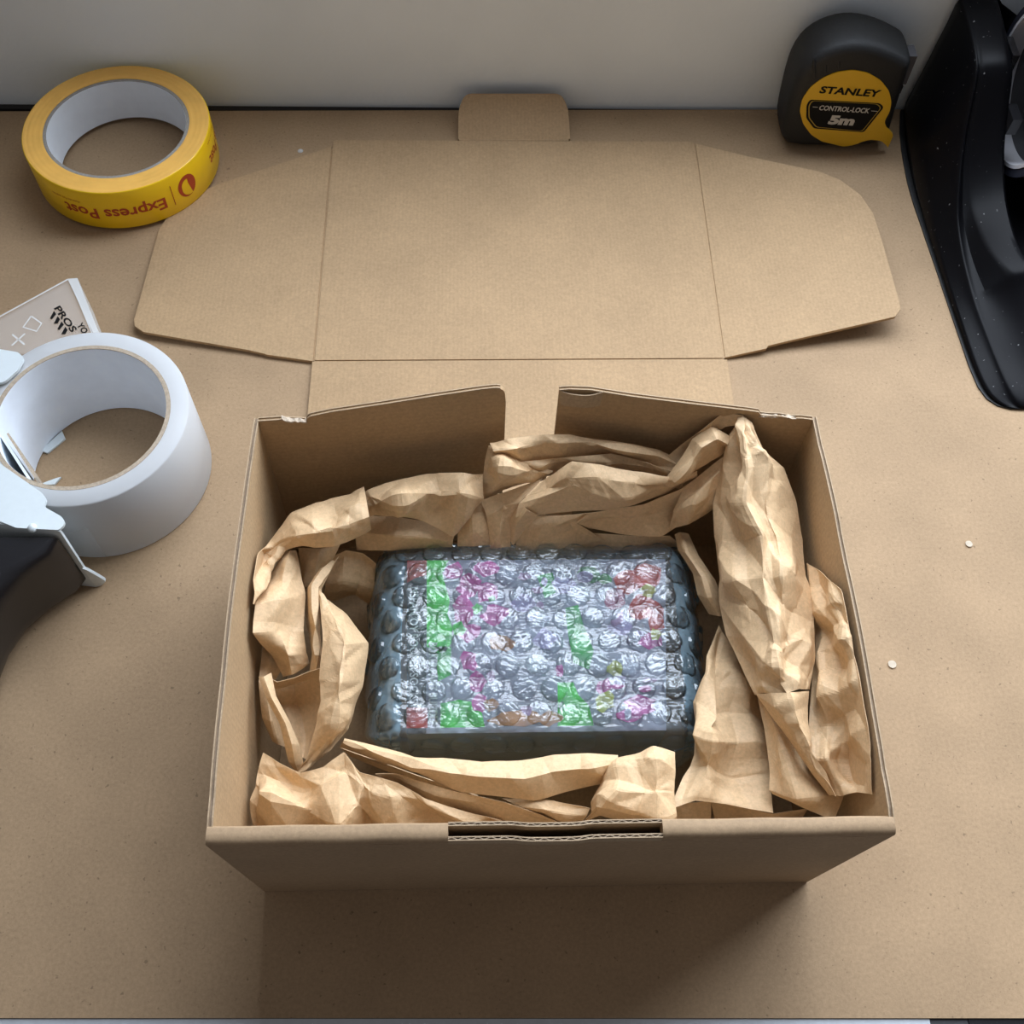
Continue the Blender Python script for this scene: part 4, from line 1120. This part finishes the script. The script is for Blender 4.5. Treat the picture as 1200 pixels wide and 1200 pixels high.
def build_tape_gun():
    t = thing('tape_gun', 'hand-held tape gun with white metal frame and black handle, at the left edge', 'tape dispenser', (-240, 165, 0))
    # upper side plate
    plate = rounded([(-246, 234.0), (-235.5, 231.9), (-231.9, 228.6), (-233.4, 221.6), (-238, 215), (-250, 212), (-268, 206), (-268, 186), (-248, 180), (-230.4, 170.9), (-209.8, 156.2), (-207.4, 152.8), (-208, 149.6), (-199.3, 144.4), (-197.6, 141.2), (-199.6, 138.2), (-206.9, 138.6), (-217.7, 139.4), (-226, 143), (-268, 150), (-330, 160), (-330, 236)],
                    [1, 1.2, 1.8, 1.2, 1.6, 3, 8, 8, 4, 2, 1.6, 1.6, 1.2, 2.5, 2.0, 1, .5, .5, 3, 4, 2, 2], 4)
    bm = prism_bm([(x, y, 49.6) for x, y in plate], [(x, y, 51.0) for x, y in plate])
    bevel(bm, 0.35, 2, 50)
    link('side_plate', bm_mesh(bm), M['white_metal'], t)
    # web bent down toward the worktop
    a, b = np.array((-199.4, 138.6)), np.array((-290.0, 152.0))
    a2, b2 = np.array((-199.2, 136.4)), np.array((-290.0, 149.0))
    bm = bmesh.new()
    add_hex(bm, [(a2[0], a2[1] - .7, 0.3), (a2[0], a2[1] + .7, 0.3), (b2[0], b2[1] + .7, 0.3), (b2[0], b2[1] - .7, 0.3), (a[0], a[1] - .7, 50.2), (a[0], a[1] + .7, 50.2), (b[0], b[1] + .7, 50.2), (b[0], b[1] - .7, 50.2)])
    link('web', bm_mesh(bm), M['white_metal'], t)
    # foot tab at the web's lower end, curled forward
    sec = []
    for i in range(9):
        s = i / 8
        x = -199.6 + 4.8 * s
        y = 136.6 + 1.6 * s * s
        top = 19.0 - 15.0 * s ** 1.6
        sec.append([(x, y - .7, 0.3 + 2.0 * s ** 3), (x, y + .7, 0.3 + 2.0 * s ** 3), (x, y + .7, max(top, 2.5)), (x, y - .7, max(top, 2.5))])
    V, F = loft(sec)
    o = link('foot_tab', fix(mesh_from(V, F)), M['white_metal'], t); smooth_angle(o, 40)
    # rivet
    V, F = lathe([(0.01, 1.4), (1.1, 1.2), (1.9, 0.5), (2.0, -0.6)], (-211.0, 139.5, 50.6), 20, closed=False)
    link('rivet', fix(mesh_from(V, F)), M['white_metal'], t, smooth=True)
    # black handle: broad at the web, narrowing as it runs toward the front
    def ring(x0, x1, y, z0, z1, r=7):
        pr = rounded([(x0, z0), (x1, z0), (x1, z1), (x0, z1)], r, 5)
        return [(p[0], y, p[1]) for p in pr]
    secs = [ring(-286, -201.5, 136.5, 6, 47.6, 3), ring(-284, -204, 130, 6, 47.2, 5), ring(-282, -214, 122, 4, 46.5, 8), ring(-281, -222, 112, 3, 45, 11), ring(-280, -227, 100, 2, 43, 13), ring(-281, -229.5, 85, 1, 42, 14), ring(-284, -233, 60, 0.6, 41, 14), ring(-288, -240, 25, 0.4, 40, 14), ring(-292, -246, -20, 1, 39, 14), ring(-288, -252, -28, 6, 34, 12)]
    V, F = loft(secs)
    o = link('handle', fix(mesh_from(V, F)), M['black_gloss'], t); smooth_angle(o, 40)
    # hub arm crossing the core
    def bar(p, q, w, z0, z1, mat, name):
        p, q = np.array(p, float), np.array(q, float)
        d = (q - p) / np.linalg.norm(q - p); n = np.array((-d[1], d[0])) * w / 2
        bm = bmesh.new()
        c = [p - n, q - n, q + n, p + n]
        add_hex(bm, [(*v, z0) for v in c] + [(*v, z1) for v in c])
        return link(name, bm_mesh(bm), mat, t)
    bar((-237.5, 191.0), (-220.5, 168.0), 1.2, 1.5, 43, M['white_metal'], 'hub_arm')
    bar((-235.6, 193.0), (-218.6, 169.6), 1.0, 1.5, 42, M['brown_core'], 'hub_spring')
    # little tabs of the lower plate showing through the core
    for tri in ([(-238.0, 209.8), (-234.6, 208.4), (-227.6, 216.8), (-230.0, 221.4)], [(-236.0, 190.0), (-228.0, 190.4), (-225.6, 194.6), (-228.0, 193.8)]):
        bm = prism_bm([(x, y, 0.3) for x, y in tri], [(x, y, 1.4) for x, y in tri])
        link('lower_tab', bm_mesh(bm), M['white_metal'], t)
    # clear shield with printed mark
    zs = 44.0
    sh = [(-223.7, 281.7), (-219.6, 282.2), (-201.0, 243.0), (-214, 236.5), (-247.9, 236.5), (-262, 240), (-262, 249)]
    bm = prism_bm([(x, y, zs - 1.2) for x, y in sh], [(x, y, zs) for x, y in sh])
    link('shield', bm_mesh(bm), M['frosted'], t)
    bm = prism_bm([(-224.2, 281.9, 20), (-219.2, 282.4, 20), (-200.6, 243, 20), (-203.2, 242, 20)], [(-223.9, 281.9, zs + .6), (-219.2, 282.4, zs + .6), (-200.6, 243, zs + .6), (-202.6, 242.2, zs + .6)])
    bmesh.ops.delete(bm, geom=[], context='VERTS')
    link('shield_lip', bm_mesh(bm), M['lip'], t)
    V, F = merge([ribbon([(-223.8, 281.6, zs + .5), (-262, 249.6, zs + .5)], 0.9, (0, 0, 1)), ribbon([(-222.6, 281.0, zs + .7), (-203.8, 243, zs + .7)], 0.5, (0, 0, 1))])
    link('shield_edge', mesh_from(V, F), M['lip'], t)
    # mark: PROS and the start of a second line, with slanted bars below
    d = np.array((13.8, -18.7)); d = d / np.linalg.norm(d)
    n = np.array((-d[1], d[0]))
    o0 = np.array((-226.2, 264.3))
    P3 = lambda s, h: np.array((*(o0 + d * s + n * h), zs + 0.25))
    parts = [print_flat('PROS', P3(0, -1.2), [*(d * 18.5), 0], [*(n * 3.2), 0], 0.03, 0.0),
             print_flat('YO', P3(15.5, 2.8), [*(d * 7), 0], [*(n * 3.0), 0], 0.03)]
    for k in range(4):
        q = [P3(1.4 + k * 4, -1.9), P3(3.9 + k * 4, -1.9), P3(5.6 + k * 4, -5.0 + (k % 2)), P3(4.6 + k * 4, -5.6)]
        parts.append(([tuple(x) for x in q], [(0, 1, 2, 3)]))
    V, F = merge(parts)
    link('printed_mark', mesh_from(V, F), M['black_ink'], t)
    # moulded pale marks in the plastic
    V, F = merge([ribbon([P3(-2, -12), P3(5, -10), P3(8, -14), P3(2, -18), P3(-2, -12)], 0.8, (0, 0, 1)), ribbon([P3(3, -24), P3(12, -22)], 0.9, (0, 0, 1)), ribbon([P3(9, -27), P3(6, -19)], 0.9, (0, 0, 1))])
    link('moulded_mark', mesh_from(V, F), M['lip'], t)
build_tape_gun()

# ------------------------------------------------------------------ tape measure
def build_tape_measure():
    t = thing('tape_measure', 'black and yellow pocket tape measure standing by the black desk dispenser', 'tape measure', (193, 440, 0))
    y0, y1 = 423.6, 456.0
    outline = [(164.5, 0.6), (160.3, 6), (158.8, 15.8), (158.0, 30), (157.4, 44), (158.6, 55), (162.5, 63.5), (169.5, 69.6), (178, 73.3), (187, 74.2), (196, 72.9), (205, 70.0), (213.5, 65.8), (217.8, 63.6), (219.6, 62.2), (220.6, 60.0), (220.9, 56), (221.6, 45), (222.6, 30), (224.2, 14), (225, 0.6)]
    n = len(outline)
    c = np.mean(outline, 0)
    def ring(y, inset):
        out = []
        for i, p in enumerate(outline):
            a, b = np.array(outline[i - 1]), np.array(outline[(i + 1) % n])
            d = b - a; d = d / np.linalg.norm(d)
            nn = np.array((-d[1], d[0]))
            if np.dot(nn, c - np.array(p)) < 0:
                nn = -nn
            q = np.array(p) + nn * inset
            q[1] = max(q[1], 0.5)
            out.append((q[0], y, q[1]))
        return out
    secs = [ring(y0, 6.5), ring(y0 + 0.4, 4.2), ring(y0 + 1.8, 2.0), ring(y0 + 4.2, 0.6), ring(y0 + 7.5, 0), ring((y0 + y1) / 2, -0.3), ring(y1 - 7.5, 0), ring(y1 - 3.5, 0.8), ring(y1 - 1.2, 2.6), ring(y1, 6.0)]
    V, F = loft(secs)
    o = link('case', fix(mesh_from(V, F)), M['black_soft'], t); smooth_angle(o, 50)
    md = o.modifiers.new('smooth', 'SUBSURF'); md.levels = 1; md.render_levels = 1
    yl = y0 - 0.5
    disc = [(164.8, 29.4), (163.9, 37.9), (166.4, 46.3), (171.4, 52.5), (178.2, 56.7), (187, 58.2), (196.1, 56.5), (205.0, 51.6), (212.2, 44.4), (216.2, 36.8), (217.5, 29.9), (216.6, 22.6), (220, 17.8), (225.4, 13.2), (225.4, 3.5), (222.9, 6.0), (219.6, 8.6), (212.8, 9.5), (208.4, 8.0), (204.3, 5.4), (198.1, 4.0), (190.9, 6.0), (183.9, 7.8), (176.0, 12.8), (169.1, 20.7)]
    sm = rounded(disc, [2.5] * 12 + [1, 1.5, .5, 1] + [2] * 9, 3)
    bm = prism_bm([(x, yl, z) for x, z in sm], [(x, y0 + 1.5, z) for x, z in sm])
    bevel(bm, 0.3, 2, 50)
    link('face_label', bm_mesh(bm), M['yellow_label'], t)['label'] = 'round yellow label with a pointed tail'
    def plate(poly, y, mat, name):
        p = rounded(poly, 1.6, 3)
        bm = prism_bm([(x, y, z) for x, z in p], [(x, y + 0.25, z) for x, z in p])
        link(name, bm_mesh(bm), mat, t)
    big = [(168.3, 38.1), (209.7, 36.0), (212.9, 33.2), (206.9, 15.0), (176.3, 17.6), (169.7, 25.1), (167.4, 34.2)]
    def shrink(poly, k):
        m = np.mean(poly, 0)
        return [tuple(m + (np.array(p) - m) * (1 - k / np.linalg.norm(np.array(p) - m))) for p in poly]
    plate(big, yl - 0.12, M['black_ink'], 'plaque')
    plate(shrink(big, 1.3), yl - 0.22, M['gold_line'], 'plaque_border')
    plate(shrink(big, 1.9), yl - 0.32, M['black_ink'], 'plaque_panel')
    V, F = print_flat('STANLEY', (172.2, yl - 0.15, 42.9), (35.6, 0, -2.5), (0.1, 0, 4.7), 0.035, 0.06)
    # notch cut through the N
    link('maker_lettering', mesh_from(V, F), M['black_ink'], t)
    link('letter_notch', mesh_from([(189.2, yl - 0.3, 46.6), (192.4, yl - 0.3, 46.4), (190.9, yl - 0.3, 43.9)], [(0, 1, 2)]), M['yellow_label'], t)
    V, F = merge([print_flat('CONTROL-LOCK', (175.2, yl - 0.5, 31.3), (30.0, 0, -2.0), (0.1, 0, 3.4), 0.025),
                  print_flat('5m', (183.2, yl - 0.5, 21.6), (15.6, 0, -0.9), (0.1, 0, 6.0), 0.06, 0.04),
                  ribbon([(171.2, yl - 0.5, 33.4), (174.2, yl - 0.5, 33.2)], 0.35, (0, 1, 0)), ribbon([(206.2, yl - 0.5, 30.9), (210.0, yl - 0.5, 30.6)], 0.35, (0, 1, 0))])
    link('lettering', mesh_from(V, F), M['pale_ink'], t)
    # grip ribs on the shoulder
    for x, z, dx, dz in ((163.6, 64.5, 3.6, -12.0), (169.4, 66.2, 3.2, -11.2), (176.6, 67.6, 2.6, -9.5)):
        sec = []
        for i in range(9):
            s = i / 8
            px, pz = x + dx * s, z + dz * s
            py = 425.4 - 2.2 * s
            r = 1.15 * math.sin(math.pi * min(max(s, .04), .96))
            sec.append([(px + r * math.cos(k * math.pi / 3), py - 0.4, pz + r * math.sin(k * math.pi / 3)) if k % 3 else (px + r * math.cos(k * math.pi / 3), py, pz) for k in range(6)])
        V, F = loft(sec)
        link('grip_rib', fix(mesh_from(V, F)), M['black_soft'], t, smooth=True)
    # belt clip and the blade's end hook
    bm = box_bm(219.6, 227.6, 438, 448, 37, 56); bevel(bm, 1.2, 3)
    link('blade_hook', bm_mesh(bm), plain('grey_hook', (0.10, 0.10, 0.11), 0.4), t)
    bm = box_bm(219.0, 226.0, 437, 450, 31.5, 36.6); bevel(bm, 1.0, 2)
    link('lock_button', bm_mesh(bm), M['black_gloss'], t)
build_tape_measure()

# ------------------------------------------------------------------ black desk tape dispenser
def build_dispenser():
    t = thing('desk_tape_dispenser', 'large glossy black desk tape dispenser at the right edge, against the wall', 'tape dispenser', (296, 345, 0))
    cxm = 298.0
    # y, base x, ridge (x, z), groove (x, z), rim outer (x, z), rim inner (x, z), well depth z
    st = [
        (460.0, 241.0, (246.5, 79.0), (248.6, 79.4), (250.4, 80.0), (267.5, 80.5), 6.0),
        (458.5, 240.0, (246.2, 82.0), (248.4, 82.2), (250.2, 82.6), (267.5, 83.0), 6.0),
        (440.0, 236.0, (248.4, 77.8), (250.4, 78.0), (252.0, 78.4), (268.5, 79.4), 6.0),
        (425.0, 234.0, (248.8, 75.6), (250.6, 75.6), (252.2, 76.2), (268.5, 77.4), 6.0),
        (412.0, 233.0, (249.0, 72.5), (250.6, 71.6), (252.2, 73.6), (268.5, 74.8), 6.0),
        (407.0, 232.6, (248.8, 69.5), (250.4, 67.5), (252.2, 71.0), (268.5, 72.4), 6.0),
        (402.0, 232.3, (248.6, 63.5), (250.2, 60.5), (252.0, 64.5), (268.5, 68.0), 6.0),
        (396.0, 232.0, (248.2, 55.0), (250.0, 51.5), (252.0, 56.0), (268.5, 61.0), 6.0),
        (388.0, 232.0, (247.6, 44.5), (249.6, 41.0), (251.8, 45.0), (268.5, 52.5), 6.0),
        (378.0, 232.2, (246.8, 36.0), (249.2, 32.0), (251.8, 35.5), (268.5, 44.0), 6.0),
        (366.0, 232.8, (245.8, 29.0), (248.8, 25.0), (252.0, 28.5), (268.5, 37.0), 6.0),
        (352.0, 233.4, (244.8, 20.0), (248.4, 17.0), (252.6, 23.0), (268.5, 31.5), 6.0),
        (336.0, 234.2, (244.6, 16.0), (248.6, 13.6), (253.6, 22.4), (268.5, 29.0), 6.0),
        (322.0, 234.8, (244.8, 13.6), (249.2, 11.6), (255.4, 23.2), (268.8, 28.0), 6.0),
        (311.0, 235.2, (245.2, 12.2), (250.0, 10.8), (259.0, 24.8), (270.5, 28.0), 6.0),
        (305.0, 235.5, (245.4, 11.6), (250.4, 10.4), (261.5, 25.4), (274.5, 28.2), 6.0),
        (302.5, 235.6, (245.5, 11.4), (250.6, 10.4), (262.5, 25.0), (280.0, 28.2), 26.0),
        (300.0, 235.7, (245.7, 11.0), (250.8, 10.2), (263.0, 22.8), (284.0, 27.0), 27.0),
        (294.0, 236.0, (246.0, 10.6), (251.2, 10.0), (264.0, 19.4), (286.0, 24.4), 24.4),
        (280.0, 236.6, (247.4, 9.4), (252.4, 9.0), (265.0, 13.4), (286.0, 18.4), 18.4),
        (262.0, 237.4, (249.8, 7.6), (254.2, 7.4), (266.0, 8.6), (286.0, 11.0), 11.0),
        (248.0, 239.0, (252.0, 6.0), (256.0, 5.8), (267.0, 5.6), (286.0, 6.2), 6.2),
        (240.5, 241.8, (254.0, 4.6), (258.0, 4.4), (268.0, 4.2), (286.0, 4.2), 4.2),
        (236.0, 246.5, (256.4, 3.4), (260.6, 3.3), (270.0, 3.2), (286.0, 3.2), 3.2),
        (233.8, 253.0, (259.0, 2.4), (263.0, 2.4), (272.0, 2.4), (286.0, 2.4), 2.4),
        (233.4, 258.0, (262.0, 1.4), (265.0, 1.5), (273.0, 1.5), (286.0, 1.5), 1.5),
    ]
    secs = []
    for y, xb, r, g, ro, ri, wz in st:
        lx = [(xb, 0.3), (xb + (r[0] - xb) * .08, 2.0), (xb + (r[0] - 0.5 - xb) * .72, r[1] * .62), (r[0] - 0.9, r[1] - 1.6), (r[0], r[1] - 0.2), (r[0] + 0.7, r[1] - 0.1), g, (ro[0] - 0.6, ro[1] - 0.5), (ro[0] + 0.6, ro[1] + 0.1), ((ro[0] + ri[0]) / 2, (ro[1] + ri[1]) / 2 + 0.5), (ri[0] - 0.5, ri[1]), (ri[0], ri[1] - 0.5), (ri[0] + 0.2, wz)]
        left = [(x, y, max(z, 0.3)) for x, z in lx]
        right = [(2 * cxm - x, y, max(z, 0.3)) for x, z in reversed(lx)]
        secs.append(left + right)
    V, F = loft(secs)
    o = link('body', fix(mesh_from(V, F)), M['dusty'], t)
    smooth_angle(o, 62)
    md = o.modifiers.new('smooth', 'SUBSURF'); md.levels = 1; md.render_levels = 1
    # base line: thin foot under the body
    foot = []
    base = [(s[1], s[0]) for s in st if s[0] > 233.5]
    ol = [(x + 0.8, y) for x, y in base] + [(2 * cxm - x - 0.8, y) for x, y in reversed(base)]
    link('foot', bm_mesh(prism_bm([(x, y, 0.05) for x, y in ol], [(x, y, 0.9) for x, y in ol])), M['black_soft'], t)
    # guide lugs that step into the well
    for s in (1,):
        bm = box_bm(268.2, 272.0, 414, 430, 60, 75.4); bevel(bm, .5, 2)
        link('hub_lug', bm_mesh(bm), M['black_gloss'], t)
        bm = box_bm(268.2, 273.5, 384, 397, 48, 58); bevel(bm, .5, 2)
        link('hub_lug', bm_mesh(bm), M['black_gloss'], t)
    # the roll of tape on its hub
    c = (298.0, 397.0, 68.0)
    r = thing('packing_tape', 'roll of tape with a white core inside the black desk dispenser', 'tape', (c[0], c[1], c[2] - 46))
    V, F = lathe([(46, -23), (46, 23), (41.5, 23), (41.5, -23)], c, 72, axis='X')
    o = link('tape_winding', fix(mesh_from(V, F)), plain('tape_side', (0.035, 0.038, 0.055), 0.3), r); smooth_angle(o, 40)
    V, F = lathe([(41.4, -23.6), (41.4, 23.6), (39.4, 23.6), (39.4, -23.6)], c, 72, axis='X')
    o = link('core_ring', fix(mesh_from(V, F)), M['spool_white'], r); smooth_angle(o, 40)
    V, F = lathe([(0.01, -16), (12, -16), (12, -14), (39.3, -13), (39.3, 16), (0.01, 16)], c, 72, axis='X')
    o = link('hub_wheel', fix(mesh_from(V, F)), M['black_gloss'], t); smooth_angle(o, 40)
build_dispenser()

# ------------------------------------------------------------------ crumbs on the worktop
def build_crumbs():
    def disc(name, c, r, label, h=0.7, sq=1.0):
        n = 16
        rr = random.Random(int(c[0]))
        ol = [(c[0] + r * rr.uniform(.92, 1.05) * math.cos(2 * math.pi * i / n), c[1] + sq * r * rr.uniform(.92, 1.05) * math.sin(2 * math.pi * i / n)) for i in range(n)]
        bm = prism_bm([(x, y, 0.02) for x, y in ol], [(x, y, h) for x, y in ol])
        o = link(name, bm_mesh(bm), M['chip'], base=(c[0], c[1], 0))
        tag(o, label, 'paper chip', 'punched chips on the worktop')
    disc('paper_chip', (213.4, 155.1), 1.7, 'tiny round paper chip on the bare worktop, right of the box and farther back')
    disc('paper_chip', (163.7, 93.9), 1.9, 'tiny round paper chip close beside the right wall of the box')
    V, F = lathe([(0.01, 1.0), (0.9, 0.8), (1.5, 0.3), (1.7, 0.03)], (-127.1, 421.0, 0), 14, closed=False)
    o = link('plastic_bead', fix(mesh_from(V, F)), M['lip'], base=(-127.1, 421.0, 0), smooth=True)
    tag(o, 'tiny clear plastic bead on the worktop beside the left lid flap', 'bead')
build_crumbs()
